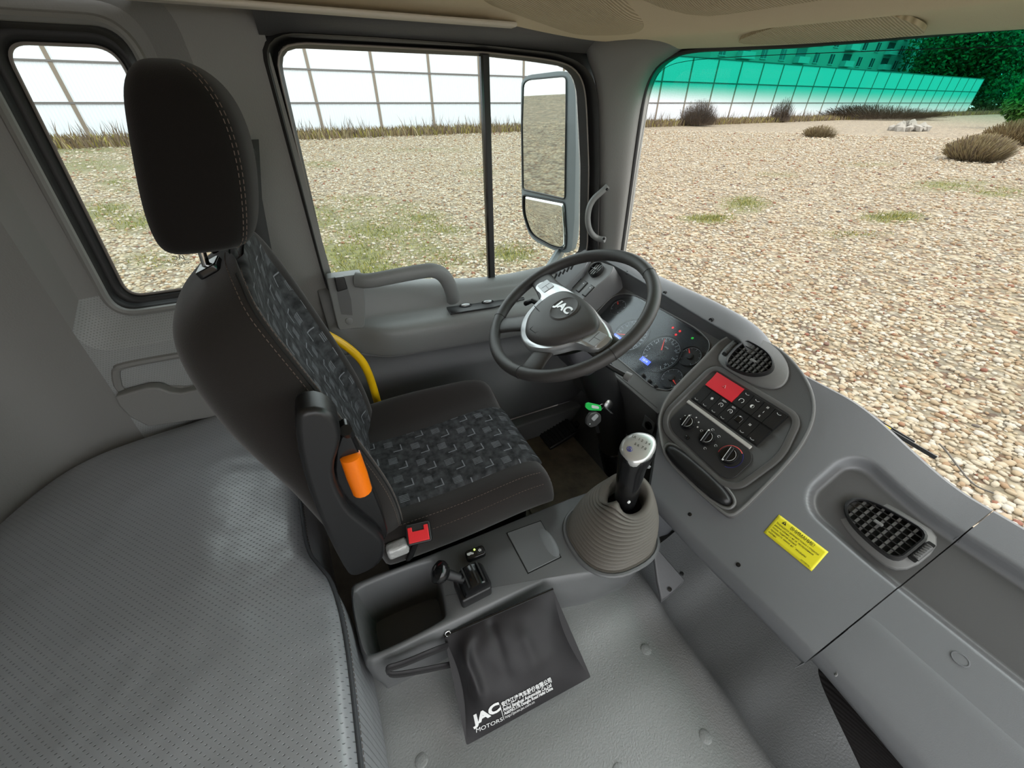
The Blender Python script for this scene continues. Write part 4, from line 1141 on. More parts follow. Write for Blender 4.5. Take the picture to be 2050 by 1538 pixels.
# glovebox lid below the groove: its own, slightly prouder skin
gl = []
for v, h in ((-.0815, -.016), (-.083, .0005), (-.088, .0018), (-.105, .0018), (-.13, .0012), (-.17, .0008), (-.195, .0), (-.207, -.005), (-.216, -.018), (-.219, -.04), (-.20, -.06)):
    r_ = []
    for k in range(24):
        u = -.0212 + .95 * (k / 23) ** 1.2
        cut = .012 * max(0, u) / .15 if v < -.2 else 0
        r_.append(PS.p(u, v - min(cut, .02), h + (-.0015 if k == 0 else 0)))
    gl.append(r_)
mb = MB(); mb.grid(gl); ob('glovebox_lid', mb, M_dash, dash, ang=60, fix=False)
mb = MB()
for i, (u0, u1) in enumerate(((.070, .088), (.091, .112))):
    for j in range(3):
        mb.box(((u0 + u1) / 2, -.166 + .0028 * j + .003 * i, .0), (u1 - u0, .0010, .0012), PS.m(0, 0, -.003))
ob('lid_slots', mb, M_blackvoid, dash, smooth=False)
mb = MB(); mb.lathe([(.0125, -.004), (.0125, .0008), (.0118, .0016), (.0105, .0016), (.0102, .0008), (.002, .001)], 24, PS.m(.0875, -.040, .0), sx=.95, sy=.75); ob('round_plug', mb, M_dash, dash)
mb = MB(); mb.tube([PS.p(.004 + .010 * math.cos(a), -.207 + .007 * math.sin(a), -.004) for a in [k * .22 - .4 for k in range(9)]], .0018, 6); ob('lid_hinge', mb, M_halo, dash)
for x, y in ((1381, 1030), (1478, 1131), ):
    c_ = dash_hit(x, y)
    F = Matrix((V((0, -1, 0)), PD.v, PD.n)).transposed().to_4x4(); F.translation = c_
    mb = MB(); mb.lathe([(.0048, -.002), (.0048, .001), (.003, .0015)], 14, F); s_ = ob('screw', mb, M_blackgloss, dash)

# vents -----------------------------------------------------------------------------------
def vent(root, F, h, poly, slats, vanes, name='vent_grille'):
    """oval louvre: bezel ring, dark well, slats along u and little vanes along v"""
    poly = smooth_poly([V((p[0], p[1])) for p in poly], 2)
    c_ = sum(poly, V((0, 0))) / len(poly)
    inn = [c_ + (p - c_) * .90 for p in poly]
    M0 = F.m(0, 0, h)
    def lift(P, z): return [V((p.x, p.y, z)) for p in P]
    mb = MB(); mb.frame(lift(poly, -.012), lift(poly, .004), M0); mb.frame(lift(poly, .004), lift([c_ + (p - c_) * .94 for p in poly], .0055), M0); mb.frame(lift([c_ + (p - c_) * .94 for p in poly], .0055), lift(inn, .002), M0); mb.frame(lift(inn, .002), lift(inn, -.011), M0)
    bz_ = ob(name, mb, M_black, root, fix=False, ang=50)
    mb = MB(); mb.prism([tuple(p) for p in inn], -.0115, -.0105, M0); ob('well', mb, M_blackvoid, bz_, smooth=False)
    def span(val, ax):
        xs_ = []
        m_ = len(inn)
        for i in range(m_):
            p, q_ = inn[i], inn[(i + 1) % m_]
            if (p[ax] - val) * (q_[ax] - val) < 0:
                t = (val - p[ax]) / (q_[ax] - p[ax]); xs_.append(p[1 - ax] + (q_[1 - ax] - p[1 - ax]) * t)
        return (min(xs_), max(xs_)) if len(xs_) > 1 else None
    v0, v1 = min(p.y for p in inn), max(p.y for p in inn); u0, u1 = min(p.x for p in inn), max(p.x for p in inn)
    for k in range(slats):
        v = v0 + (v1 - v0) * (k + 1) / (slats + 1); s = span(v, 1)
        if s: mb = MB(); mb.box(((s[0] + s[1]) / 2, v, .000), (s[1] - s[0], .0020, .003), M0); ob('slat', mb, M_black, bz_, smooth=False)
    for k in range(vanes):
        u = u0 + (u1 - u0) * (k + 1) / (vanes + 1); s = span(u, 0)
        if s: mb = MB(); mb.box((u, (s[0] + s[1]) / 2, -.006), (.0045, s[1] - s[0], .006), M0 ); ob('vane', mb, M_halo, bz_, smooth=False)
    mb = MB(); mb.box((c_.x, c_.y, .0025), (.016, .007, .004), M0); ob('tab', mb, M_halo, bz_, bevel=.0015)
def thumbwheel(root, F, u, v0, v1, h, mt=None):
    M0 = F.m(u, (v0 + v1) / 2, h)
    L_ = v1 - v0
    mb = MB(); mb.prism(rrect(.012, L_, .003), -.004, .0008, M0); w_ = ob('thumb_well', mb, M_blackvoid, root, smooth=False)
    mb = MB(); mb.lathe([(.0075, -L_ * .36), (.0075, L_ * .36)], 18, M0 @ T(0, 0, -.003) @ Matrix.Rotation(math.pi / 2, 4, 'X'))
    for k in range(7): mb.box((0, -L_ * .32 + k * L_ * .64 / 6, .0035), (.008, .0018, .0035), M0)
    ob('thumb_wheel', mb, M_trimdark, root, ang=30)
vp = [(-.048, .114), (-.10, .110), (-.140, .104), (-.166, .090), (-.173, .071), (-.166, .052), (-.138, .034), (-.09, .026), (-.048, .028), (-.047, .07)]
hal = [(-.03, .128), (-.10, .126), (-.16, .118), (-.192, .098), (-.201, .075), (-.192, .053), (-.16, .030), (-.10, .012), (-.03, .014)]
mb = MB(); hs_ = smooth_poly([V(p) for p in hal], 2)
mb.loft([[V((p.x, p.y, -.03)) for p in hs_], [V((p.x, p.y, -.018)) for p in hs_], [V((-.1 + (p.x + .1) * .96, .07 + (p.y - .07) * .95, -.015)) for p in hs_]], M=PS.m())
ob('vent_surround', mb, M_halo, dash, ang=70)
vent(dash, PS, -.003, vp, 5, 7)
thumbwheel(dash, PS, -.040, .052, .103, -.012)

# yellow sticker ---------------------------------------------------------------------------
sk = thing('warning_sticker', 'yellow warning sticker on the grey dashboard left of the passenger vent', 'sticker', dash_hit(1595, 1085))
q = [dash_hit(x, y, .001) for x, y in ((1560, 1030), (1659, 1105), (1625, 1144), (1529, 1066))]
SW, SHt = (q[1] - q[0]).length, (q[0] - q[3]).length
def stick(a, c, h=.0010):
    p = q[3].lerp(q[2], a).lerp(q[0].lerp(q[1], a), c)
    return dash_pt(p.y, p.x, h)
def lay(o, ox, oy, h):
    for v in o.data.vertices:
        p = v.co - V((0, 0, ZO)); w_ = stick(ox + p.x / SW, oy + p.y / SHt, h); v.co = w_ + V((0, 0, ZO))
    return o
rr = rrect(1, 1, .07, cx=.5, cy=.5)
mb = MB(); m_ = 20
mb.grid([[stick(i / m_, j / 8) for i in range(m_ + 1)] for j in range(9)])
ob('sticker_sheet', mb, mat('sticker_yellow', srgb(236, 224, 44), .45), sk, solid=.0005, fix=False)
def st(body, size, x, y, wd):
    o = lettering('lettering', body, size, Matrix.Identity(4), M_inkdark, sk, 0.0)
    f = wd * SW / max(v.co.x for v in o.data.vertices)
    for v in o.data.vertices: v.co.x *= f
    return lay(o, x, y, .0015)
st('ВНИМАНИЕ!', .0105, .30, .84, .48)
for i, s_ in enumerate(('Запрещается движение только с открытой', 'дверью кабины, с не зафиксированным', 'полом, поднятой кабиной', 'проверьте замок на фиксацию', 'кабины')):
    st(s_, .0060, .06, .67 - .125 * i, (.86, .80, .50, .74, .16)[i])
st('ИЗГОТОВИТЕЛЬ', .0042, .76, .09, .17)
mb = MB(); mb.add([stick(.13, .78, .0015), stick(.22, .78, .0015), stick(.175, .94, .0015)], [(0, 1, 2)]); ob('warning_triangle', mb, M_inkdark, sk, smooth=False)
mb = MB(); mb.add([stick(.17, .81, .0019), stick(.18, .81, .0019), stick(.18, .90, .0019), stick(.17, .90, .0019)], [(0, 1, 2, 3)]); ob('exclamation_mark', mb, MATS['sticker_yellow'], sk, smooth=False)

# centre pod -----------------------------------------------------------------------------
pod = thing('control_pod', 'charcoal centre pod with switches, climate knobs and oval ashtray', 'console', PD.p(-.13, .03, 0))
out = [(-.165, .254), (-.102, .234), (-.048, .206), (-.011, .173), (.015, .133), (.034, .074), (.042, .014), (.046, -.065), (.048, -.125), (.043, -.152), (.022, -.158), (-.052, -.160), (-.137, -.158), (-.182, -.147), (-.226, -.119), (-.267, -.085), (-.295, -.027), (-.300, .052), (-.300, .141), (-.304, .20), (-.285, .235), (-.23, .252)]
po = smooth_poly([V(p) for p in out], 2)
cpo = V((-.13, .03))
def sc_(P, k): return [cpo + (p - cpo) * k for p in P]
mb = MB(); mb.loft([[V((p.x, p.y, z)) for p in sc_(po, k)] for k, z in ((1.03, -.05), (1.02, -.006), (1.0, .002), (.985, .003), (.96, -.001))], M=PD.m())
body = ob('pod_body', mb, M_pod, pod, ang=60)
mb = MB(); mb.tube([PD.p(p.x, p.y, .001) for p in po], .0035, 8, closed=True); ob('rim', mb, M_halo, pod)
hal = [(-.268, .246), (-.22, .258), (-.165, .252), (-.115, .226), (-.090, .190), (-.094, .158), (-.13, .140), (-.18, .136), (-.268, .138), (-.282, .19)]
hs_ = smooth_poly([V(p) for p in hal], 2)
mb = MB(); mb.loft([[V((p.x, p.y, -.004)) for p in hs_], [V((p.x, p.y, .002)) for p in hs_], [V((-.18 + (p.x + .18) * .96, .195 + (p.y - .195) * .96, .005)) for p in hs_]], M=PD.m()); ob('vent_surround', mb, M_halo, pod, ang=70)
vent(pod, PD, .017, [(-.249, .229), (-.244, .143), (-.205, .141), (-.165, .149), (-.140, .168), (-.130, .190), (-.140, .210), (-.169, .226), (-.21, .231)], 5, 7)
thumbwheel(pod, PD, -.262, .165, .218, .007)
# raised frame round the switches and the climate panel
fr = rpoly([(-.262, .128), (-.012, .128), (.022, .03), (.010, -.085), (-.02, -.108), (-.225, -.10), (-.262, -.06)], .03, 5)
mb = MB(); mb.tube([PD.p(p.x, p.y, .000) for p in fr], .0055, 8, closed=True, sy=1.6, up=PD.n); ob('raised_frame', mb, M_pod, pod)
mb = MB(); mb.box((-.138, .004, .001), (.205, .010, .006), PD.m()); ob('divider_strip', mb, mat('strip_grey', srgb(190, 187, 182), .35), pod, bevel=.002)
mb = MB(); mb.box((-.1335, .066, -.003), (.208, .103, .010), PD.m()); ob('switch_bay', mb, M_blackvoid, pod, smooth=False)
PITCH_ = .0294
def rocker_mesh(w_, h_, mt, name):
    mb = MB()
    a, b_ = w_ / 2 - .0006, h_ / 2 - .0006
    prof = [(-b_, -.004), (-b_, .006), (-b_ * .55, .0075), (0, .0062), (b_ * .6, .0085), (b_, .0105), (b_, -.004)]
    mb.loft([[V((-a, y, z)) for y, z in prof], [V((a, y, z)) for y, z in prof]]); return mesh_of(name, mb, mt, ang=30, zo=False)
rk = rocker_mesh(PITCH_, .047, M_black, 'rocker_switch')
def pod_inst(name, me, u, v, h=0.0, rot=0.0): return inst(name, me, PD.m(u, v, h, rot), pod)
crm = MB(); crm.tube([V((.005 * math.cos(a), .0028 * math.sin(a) - .0005, 0)) for a in [math.pi + k * math.pi / 8 for k in range(9)]], .0009, 5); cr_me = mesh_of('indicator', crm, mat('indicator_grey', srgb(150, 150, 150), .3), zo=False)
low = ['', '✱', 'RES', 'SET', '◐', '≋', '']
up_ = [None, None, None, '◔', '◐', 'I', '']
for i in range(7):
    u = -.236 + PITCH_ * (i + .5)
    pod_inst('rocker_switch', rk, u, .0405)
    if i != 4: pod_inst('indicator', cr_me, u - .002, .0235, .0072)
    if low[i]:
        if low[i] in ('RES', 'SET'):
            lettering('symbol', low[i] + ('+' if i == 2 else '-'), .0062, PD.m(u + .001, .0595, .0103), M_ink, pod, .0001, 'CENTER')
            mb = MB(); mb.tube([V((.0055 * math.cos(a), .0055 * math.sin(a), 0)) for a in [k * .42 - .9 for k in range(12)]], .0006, 5, M=PD.m(u, .047, .0085)); mb.box((0, 0, 0), (.0006, .006, .0006), PD.m(u, .047, .0085, .6)); ob('symbol', mb, M_ink, pod)
        else: lettering('symbol', low[i], .012, PD.m(u, .047, .0088), M_ink, pod, .0001, 'CENTER')
    if up_[i] is None: continue
    pod_inst('rocker_switch', rk, u, .0915)
    if i in (3, 4, 6): pod_inst('indicator', cr_me, u, .1085, .0108)
    if i == 3:
        mb = MB(); mb.tube([V((.006 * math.cos(a), .006 * math.sin(a), 0)) for a in [k * .42 - .9 for k in range(12)]], .0006, 5, M=PD.m(u, .086, .0075)); ob('symbol', mb, M_ink, pod)
    elif i == 5:
        for s_, v in (('III', .106), ('I', .092), ('II', .078)): lettering('symbol', s_, .008, PD.m(u, v, .0098 if v > .1 else .0082), M_ink, pod, .0001, 'CENTER')
    elif up_[i]: lettering('symbol', up_[i], .012, PD.m(u, .088, .0082), M_ink, pod, .0001, 'CENTER')
me_red = rocker_mesh(PITCH_ * 3, .047, M_red, 'hazard_switch')
hz = pod_inst('hazard_switch', me_red, -.236 + PITCH_ * 1.5, .0915, .001); hz['label'] = 'wide red hazard switch'
mb = MB(); mb.tube([PD.p(-.192 + .005 * math.cos(a), .092 + .005 * math.sin(a), .0084) for a in (math.pi / 2, math.pi / 2 + 2.094, math.pi / 2 + 4.189)], .0006, 5, closed=True); ob('triangle_symbol', mb, M_ink, pod)
mb = MB(); mb.box((-.236 + PITCH_ * 4.5, .0425, .0075), (.018, .016, .004), PD.m()); ob('socket_cap', mb, M_blackgloss, pod, bevel=.002)
# climate panel
mb = MB(); mb.prism(rpoly([(-.237, -.002), (-.030, -.002), (-.011, -.02), (-.011, -.080), (-.03, -.096), (-.205, -.088), (-.237, -.07)], .016), -.004, .0028, PD.m()); ob('climate_panel', mb, mat('climate_black', srgb(48, 48, 49), .4, grain=(700, .15, .0005)), pod, bevel=.001)
for (u, r_, pa) in ((-.190, .0195, 2.0), (-.124, .0205, 1.75), (-.054, .0225, -.75 - math.pi * 0 - .6)):
    mb = MB(); mb.lathe([(r_ * 1.15, .0), (r_ * 1.15, .0045), (r_ * 1.05, .0055)], 28, PD.m(u, -.0435, 0)); dial = ob('dial', mb, M_black, pod)
    mb = MB(); mb.lathe([(r_ * .98, .004), (r_ * .95, .014), (r_ * .86, .017), (r_ * .3, .0175)], 28, PD.m(u, -.0435, 0)); ob('knob', mb, M_blackgloss, dial)
    mb = MB(); mb.box((0, 0, .0195), (r_ * .34, r_ * 1.75, .007), PD.m(u, -.0435, 0, .18)); ob('grip', mb, M_black, dial, bevel=.002)
    mb = MB(); mb.box((-r_ * .17, 0, .0232), (.0012, r_ * 1.7, .0004), PD.m(u, -.0435, 0, .18)); ob('pointer_line', mb, M_ink, dial, smooth=False)
    tip = (-.25 if u > -.06 else .25)
    mb = MB(); mb.box((-r_ * .1, (-r_ * .85 if u > -.06 else r_ * .85), .0232), (.004, .004, .0006), PD.m(u, -.0435, 0, .18)); ob('pointer_tip', mb, mat('pointer_white', srgb(235, 235, 235), .4) if 'pointer_white' not in MATS else MATS['pointer_white'], dial, smooth=False)
    mb = MB(); mb.tube([V((r_ * .72 * math.cos(a), r_ * .72 * math.sin(a), .0182)) for a in [-1.2 + k * .26 for k in range(11)]], .0004, 5, M=PD.m(u, -.0435, 0)); ob('grip_highlight', mb, M_ink, dial)
mb = MB()
for a, s_ in ((3.3, .0022), (2.7, .0026), (2.1, .0018), (1.45, .0032), (.85, .0036), (.3, .004)): mb.box((-.190 + .026 * math.cos(a), -.0435 + .026 * math.sin(a), .003), (s_, s_, .0004), PD.m())
for a in (1.85, .95, -.05, -1.05, 2.9): mb.tube([V((.0035 * math.cos(t), .003 * math.sin(t), 0)) for t in (0, 1, 2, 3, 4, 5)], .0006, 4, M=PD.m(-.124 + .0275 * math.cos(a), -.0435 + .0275 * math.sin(a), .003))
ob('dial_marks', mb, M_ink, pod)
def arc(a0, a1, mt, nm):
    mb = MB(); R0 = .0285
    mb.tube([V((R0 * math.cos(a), R0 * math.sin(a), 0)) for a in [a0 + (a1 - a0) * k / 14 for k in range(15)]], .0022, 6, M=PD.m(-.054, -.0435, .003), sy=.25, up=None); ob(nm, mb, mt, pod)
arc(3.5, 1.0, mat('warm_red', srgb(190, 66, 62), .5), 'warm_arc'); arc(.95, -1.25, mat('cold_blue', srgb(74, 72, 140), .5), 'cold_arc')
mb = MB(); mb.lathe([(.006, 0), (.006, .005), (.0045, .006)], 14, PD.m(-.163, -.075, .002)); ob('push_button', mb, M_blackgloss, pod)
# ashtray
ash = []
def oval(a, b_, e=2.7, n_=44): return [V((a * math.copysign(abs(math.cos(t)) ** (2 / e), math.cos(t)), b_ * math.copysign(abs(math.sin(t)) ** (2 / e), math.sin(t)))) for t in [2 * math.pi * k / n_ for k in range(n_)]]
for z, k in ((-.004, 1.0), (.003, 1.0), (.010, .9), (.0145, .72), (.0165, .45), (.017, .2)):
    ash.append([V((p.x * (1 - (1 - k) * .35), p.y * k, z)) for p in oval(.104, .0225)])
mb = MB(); mb.loft(ash, M=PD.m(-.080, -.131, 0)); ob('ashtray_lid', mb, M_blackgloss if False else M_black, pod, ang=60)
mb = MB(); mb.tube([PD.p(-.080 + p.x, -.131 + p.y, .0) for p in oval(.111, .027)], .004, 8, closed=True); ob('ashtray_rim', mb, M_halo, pod)

# instrument binnacle ----------------------------------------------------------------------
bin_ = thing('instrument_cluster', 'instrument cluster with round gauges under a clear lens behind the wheel', 'instruments', PD.p(-.54, .09, -.03))
lens = rpoly([(-.775, -.012), (-.36, -.022), (-.312, .0), (-.305, .12), (-.325, .185), (-.40, .203), (-.70, .203), (-.775, .17)], [.03, .02, .02, .05, .03, .03, .05, .05], 4)
lc = V((-.54, .09))
outr = [(-.83, -.062), (-.285, -.075), (-.285, .215), (-.83, .215)]
ags = sorted(ANG + [math.atan2(p[1] - lc.y, p[0] - lc.x) % (2 * math.pi) for p in outr])
lo_ = by_angle(outr, lc, ags); li_ = by_angle(lens, lc, ags)
mb = MB(); mb.frame([PD.p(p.x, p.y, -.012 if p.y < 0 else -.022) for p in lo_], [PD.p(p.x, p.y, -.018) for p in li_]); mb.frame([PD.p(p.x, p.y, -.018) for p in li_], [PD.p(p.x, p.y, -.042) for p in li_])
ob('bezel', mb, M_pod, bin_, fix=False, ang=40)
mb = MB(); mb.tube([PD.p(p.x, p.y, -.0165) for p in lens], .002, 6, closed=True); ob('lens_edge', mb, M_halo, bin_)
M_face = mat('gauge_face', srgb(44, 48, 52), .6)
mb = MB(); mb.prism([tuple(p) for p in lens], -.046, -.042, PD.m()); face = ob('face', mb, M_face, bin_, smooth=False)
M_lens = glass('cluster_lens', (.93, .95, .97), .30, rough=.14)
mb = MB(); mb.prism([tuple(p) for p in lens], -.0195, -.0175, PD.m()); ob('lens', mb, M_lens, bin_, smooth=False)
M_needle = mat('needle_red', srgb(220, 70, 60), .5, emit=srgb(220, 60, 50), estr=.25)
def gauge(x, y, r_, na, big):
    u, v = PD.uv(x, y, -.04)
    M0 = PD.m(u, v, -.041)
    mb = MB(); mb.lathe([(r_, -.001), (r_, .006), (r_ * .95, .006), (r_ * .94, .0005), (r_ * .1, .0004)], 36, M0); g_ = ob('gauge', mb, mat('gauge_black', srgb(34, 37, 40), .5) if 'gauge_black' not in MATS else MATS['gauge_black'], bin_)
    mb = MB()
    N_ = 21 if big else 9
    for k in range(N_):
        a = math.radians(225 - 270 * k / (N_ - 1)); l_ = r_ * (.16 if k % 2 == 0 else .09)
        c_ = V(((r_ * .84 - l_ / 2) * math.cos(a), (r_ * .84 - l_ / 2) * math.sin(a), .0015))
        mb.box((0, 0, 0), (l_, .0012 if not big else .0014, .0004), M0 @ Matrix.Translation(c_) @ Matrix.Rotation(a, 4, 'Z'))
    mb.tube([V((r_ * .86 * math.cos(a), r_ * .86 * math.sin(a), .0015)) for a in [math.radians(225 - 9 * k) for k in range(31)]], .0006, 4, M=M0)
    ob('gauge_marks', mb, mat('gauge_ink', srgb(190, 196, 200), .6) if 'gauge_ink' not in MATS else MATS['gauge_ink'], g_)
    mb = MB(); mb.loft([[V((-.0025, 0, .003)), V((.0025, 0, .003)), V((.0025, 0, .0045)), V((-.0025, 0, .0045))], [V((-.0006, r_ * .78, .003)), V((.0006, r_ * .78, .003)), V((.0006, r_ * .78, .004)), V((-.0006, r_ * .78, .004))]], M=M0 @ Matrix.Rotation(na, 4, 'Z')); ob('needle', mb, M_needle, g_)
    mb = MB(); mb.lathe([(r_ * (.16 if big else .3), .002), (r_ * (.14 if big else .27), .007), (.001, .008)], 20, M0); ob('needle_hub', mb, M_black, g_)
    return M0, g_
M1, g1 = gauge(1323, 708, .070, .55, True)
M2, g2 = gauge(1262, 672, .070, 2.0, True)
gauge(1382, 714, .036, .9, False); gauge(1345, 757, .036, -1.9, False); gauge(1238, 615, .034, .9, False); gauge(1196, 655, .034, -1.9, False)
for k in range(8):
    a = math.radians(225 - 270 * k / 7.5); lettering('numeral', str(k * 4), .010, M1 @ T(.047 * math.cos(a), .047 * math.sin(a), .0015), MATS['gauge_ink'], g1, .0001, 'CENTER')
    lettering('numeral', str(k * 20), .010, M2 @ T(.047 * math.cos(a), .047 * math.sin(a), .0015), MATS['gauge_ink'], g2, .0001, 'CENTER')
lettering('numeral', 'r/min', .008, M1 @ T(0, .026, .0015), MATS['gauge_ink'], g1, .0001, 'CENTER'); lettering('numeral', 'km/h', .008, M2 @ T(0, .026, .0015), MATS['gauge_ink'], g2, .0001, 'CENTER')
M_lcd = mat('lcd_blue', srgb(70, 92, 190), .3, emit=srgb(70, 96, 220), estr=.7)
for x, y in ((1292, 723), (1236, 676)):
    u, v = PD.uv(x, y, -.038)
    mb = MB(); mb.box((0, 0, 0), (.040, .016, .003), PD.m(u, v, -.036)); d_ = ob('display', mb, M_lcd, bin_, smooth=False, label='lit blue display')
    lettering('digits', '12:14', .010, PD.m(u, v, -.0343), mat('lcd_white', srgb(200, 210, 255), .4, emit=srgb(200, 210, 255), estr=.8) if 'lcd_white' not in MATS else MATS['lcd_white'], bin_, .0001, 'CENTER')
M_lred = mat('lamp_red', srgb(230, 50, 50), .4, emit=srgb(240, 40, 40), estr=.9); M_lgreen = mat('lamp_green', srgb(60, 170, 70), .4, emit=srgb(40, 190, 60), estr=.6)
for x, y, m_ in ((1361, 663, M_lred), (1353, 670, M_lred), (1347, 656, M_lred), (1386, 677, M_lgreen)):
    u, v = PD.uv(x, y, -.04); mb = MB(); mb.tube([V((.003 * math.cos(t), .003 * math.sin(t), 0)) for t in (0, 1.05, 2.1, 3.14, 4.2, 5.2)], .0009, 5, closed=True, M=PD.m(u, v, -.0405)); ob('warning_lamp', mb, m_, bin_)
for k in range(3):
    u, v = PD.uv(1288 + k * 12.5, 752 + k * 11, -.014)
    mb = MB(); mb.lathe([(.006, -.004), (.0055, .006), (.004, .007)], 12, PD.m(u, v, -.014)); ob('reset_knob', mb, M_black, bin_)
# hood wall, crest and windscreen ledge over the cluster
rid = [at(x, y, X=.968) for x, y in [(1224, 527), (1290, 566), (1345, 599), (1410, 639), (1462, 668), (1488, 681)]]
edg = [at(x, y, X=1.02) for x, y in [(1246, 516), (1310, 548), (1360, 571), (1418, 596), (1488, 632), (1535, 668)]]
rows, crest = [], []
for k in range(6):
    a, b_ = rid[k], edg[k]
    bot = PD.p(-.80 + .10 * k if k < 5 else -.26, .206, -.022); bot.y = a.y
    rows.append([bot + V((0, 0, -.01)), bot, bot.lerp(a, .5) + V((.004, 0, 0)), a + V((.001, 0, -.006)), a + V((0, 0, -.001))])
    crest.append([a + V((.006, 0, -.006)), a + V((-.001, 0, -.003)), a + V((-.0015, 0, .0005)), a + V((.002, 0, .004)), a.lerp(b_, .5) + V((0, 0, .005)), b_ + V((0, 0, .002)), b_ + V((.012, 0, -.006)), V((1.08, b_.y + .0, b_.z - .06))])
rows.insert(0, [p + V((0, .12, 0)) for p in rows[0]]); rows.append([p + V((0, -.05, -.045)) for p in rows[-1]])
crest.insert(0, [p + V((0, .12, 0)) for p in crest[0]]); crest.append([p + V((0, -.05, -.045)) for p in crest[-1]])
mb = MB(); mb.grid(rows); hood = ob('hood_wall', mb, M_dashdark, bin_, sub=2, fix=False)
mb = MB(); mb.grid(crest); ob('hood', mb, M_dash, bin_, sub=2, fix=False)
for x, y in ((1256, 546), (1331, 587), (1424, 641)):
    c_ = at(x, y, X=.972)
    mb = MB(); mb.lathe([(.0065, -.004), (.0065, .003), (.0045, .0035), (.004, -.001)], 14, T(*c_) @ Matrix.Rotation(-math.pi / 2, 4, 'Y')); ob('screw_hole', mb, M_blackvoid, hood)
# knee panel below the bezel
rows = []
for u in (-.84, -.7, -.55, -.42, -.345, -.30):
    e = PD.p(u, -.062, -.012)
    rows.append([e, PD.p(u, -.074, -.016), PD.p(u, -.078, -.028), V((.815, e.y, -.86)), V((.86, e.y - .0, -1.02)), V((.95, e.y, -1.06))])
mb = MB(); mb.grid(rows); knee = ob('knee_panel', mb, M_trimdark, bin_, fix=False, ang=30)
c_ = at(1299, 850, X=.80)
mb = MB(); mb.box((0, 0, 0), (.006, .05, .05), T(*c_)); ob('socket_plate', mb, M_doordark, knee, bevel=.004)
mb = MB(); mb.lathe([(.014, 0), (.014, .006), (.011, .006), (.011, -.004)], 18, T(*(c_ + V((-.003, -.004, 0)))) @ Matrix.Rotation(-math.pi / 2, 4, 'Y')); ob('power_socket', mb, M_blackgloss, knee)

# raised block at the far end with the corner vent and three switches
hL = .075
lp = thing('corner_pod', 'grey corner block of the dashboard with small round vent and three switches', 'console', PD.p(-.85, .15, 0))
pp = [PD.uv(x, y, hL) for x, y in [(1229, 533), (1224, 548), (1202, 567), (1196, 572), (1164, 602), (1146, 612), (1118, 585), (1150, 551), (1168, 530), (1198, 522)]]
mb = MB(); mb.prism(rpoly(pp, [.006, .02, .004, .004, .006, .01, .01, .01, .015, .02], 4), -.05, hL, PD.m()); ob('block', mb, mat('corner_grey', srgb(112, 112, 113), .45, grain=(600, .2, .001)), lp, bevel=.004)
ve = [PD.uv(1195 + 21 * math.cos(a) - 3 * math.sin(a), 543 + 8 * math.sin(a) + 10 * -math.cos(a) * .0 + 10 * math.sin(a) * .6, hL) for a in [k * 2 * math.pi / 12 for k in range(12)]]
vc = V(PD.uv(1195, 543, hL))
vent(lp, PD, hL + .012, [(vc.x + .030 * math.cos(a), vc.y + .030 * math.sin(a)) for a in [k * math.pi / 7 for k in range(14)]], 1, 4)
for k in range(3):
    u, v = PD.uv(1152 + 13 * k, 566 + 8.5 * k, hL)
    mb = MB(); mb.box((0, 0, .002), (.0195, .046, .006), PD.m(u, v, hL)); ob('rocker_switch', mb, M_dashdark, lp, bevel=.002)
    mb = MB(); mb.box((0, 0, .0012), (.0215, .049, .004), PD.m(u, v, hL)); ob('switch_gap', mb, M_blackvoid, lp, smooth=False)
    mb = MB(); mb.box((0, .012, .0053), (.006, .0022, .0004), PD.m(u, v, hL)); ob('symbol', mb, M_ink, lp, smooth=False)
# demister outlet and side cap by the door
dm_ = thing('demister_cap', 'grey side cap with a slotted demister outlet beside the door window', 'vent', at(1130, 550, Y=1.22))
q = [at(x, y, Y=Y) for x, y, Y in [(1172, 497, 1.26), (1186, 510, 1.24), (1172, 533, 1.20), (1130, 580, 1.20), (1090, 598, 1.24), (1075, 585, 1.28), (1110, 545, 1.28), (1150, 510, 1.28)]]
mb = MB(); mb.loft([q, [p + V((.0, .0, -.12)) for p in q]]); ob('cap', mb, M_dash, dm_, bevel=.006)
for k in range(6):
    c_ = at(1104 + k * 8.2, 558 - k * 4.6, Y=1.222)
    mb = MB(); mb.box((0, 0, 0), (.006, .004, .020), T(*c_) @ Matrix.Rotation(.5, 4, 'Y')); ob('slot', mb, M_blackvoid, dm_, smooth=False)

# ------------------------------------------------------------------ steering wheel and column
WF = Frame((.558, .82, -.459), (math.cos(.505), 0, math.sin(.505)))
whl = thing('steering_wheel', 'black four spoke steering wheel with silver trim and badge', 'steering wheel', WF.p(0, 0, -.03))
M_rim = mat('rim_black', srgb(58, 56, 55), .48, grain=(800, .3, .0008)); M_hub = mat('hub_black', srgb(66, 63, 62), .5, grain=(800, .25, .0008))
R_ = .2255
mb = MB(); mb.tube([WF.p(R_ * math.cos(a), R_ * math.sin(a), 0) for a in [2 * math.pi * k / 72 for k in range(72)]], .0165, 16, closed=True, up=None); ob('rim', mb, M_rim, whl)
for a in (1.18, -.10, 3.85, -1.20):
    mb = MB(); mb.tube([WF.p((R_ + .0167 * math.cos(t)) * math.cos(a), (R_ + .0167 * math.cos(t)) * math.sin(a), .0167 * math.sin(t)) for t in [k * .42 for k in range(15)]], .0008, 4, closed=True); ob('rim_seam', mb, M_blackvoid, whl)
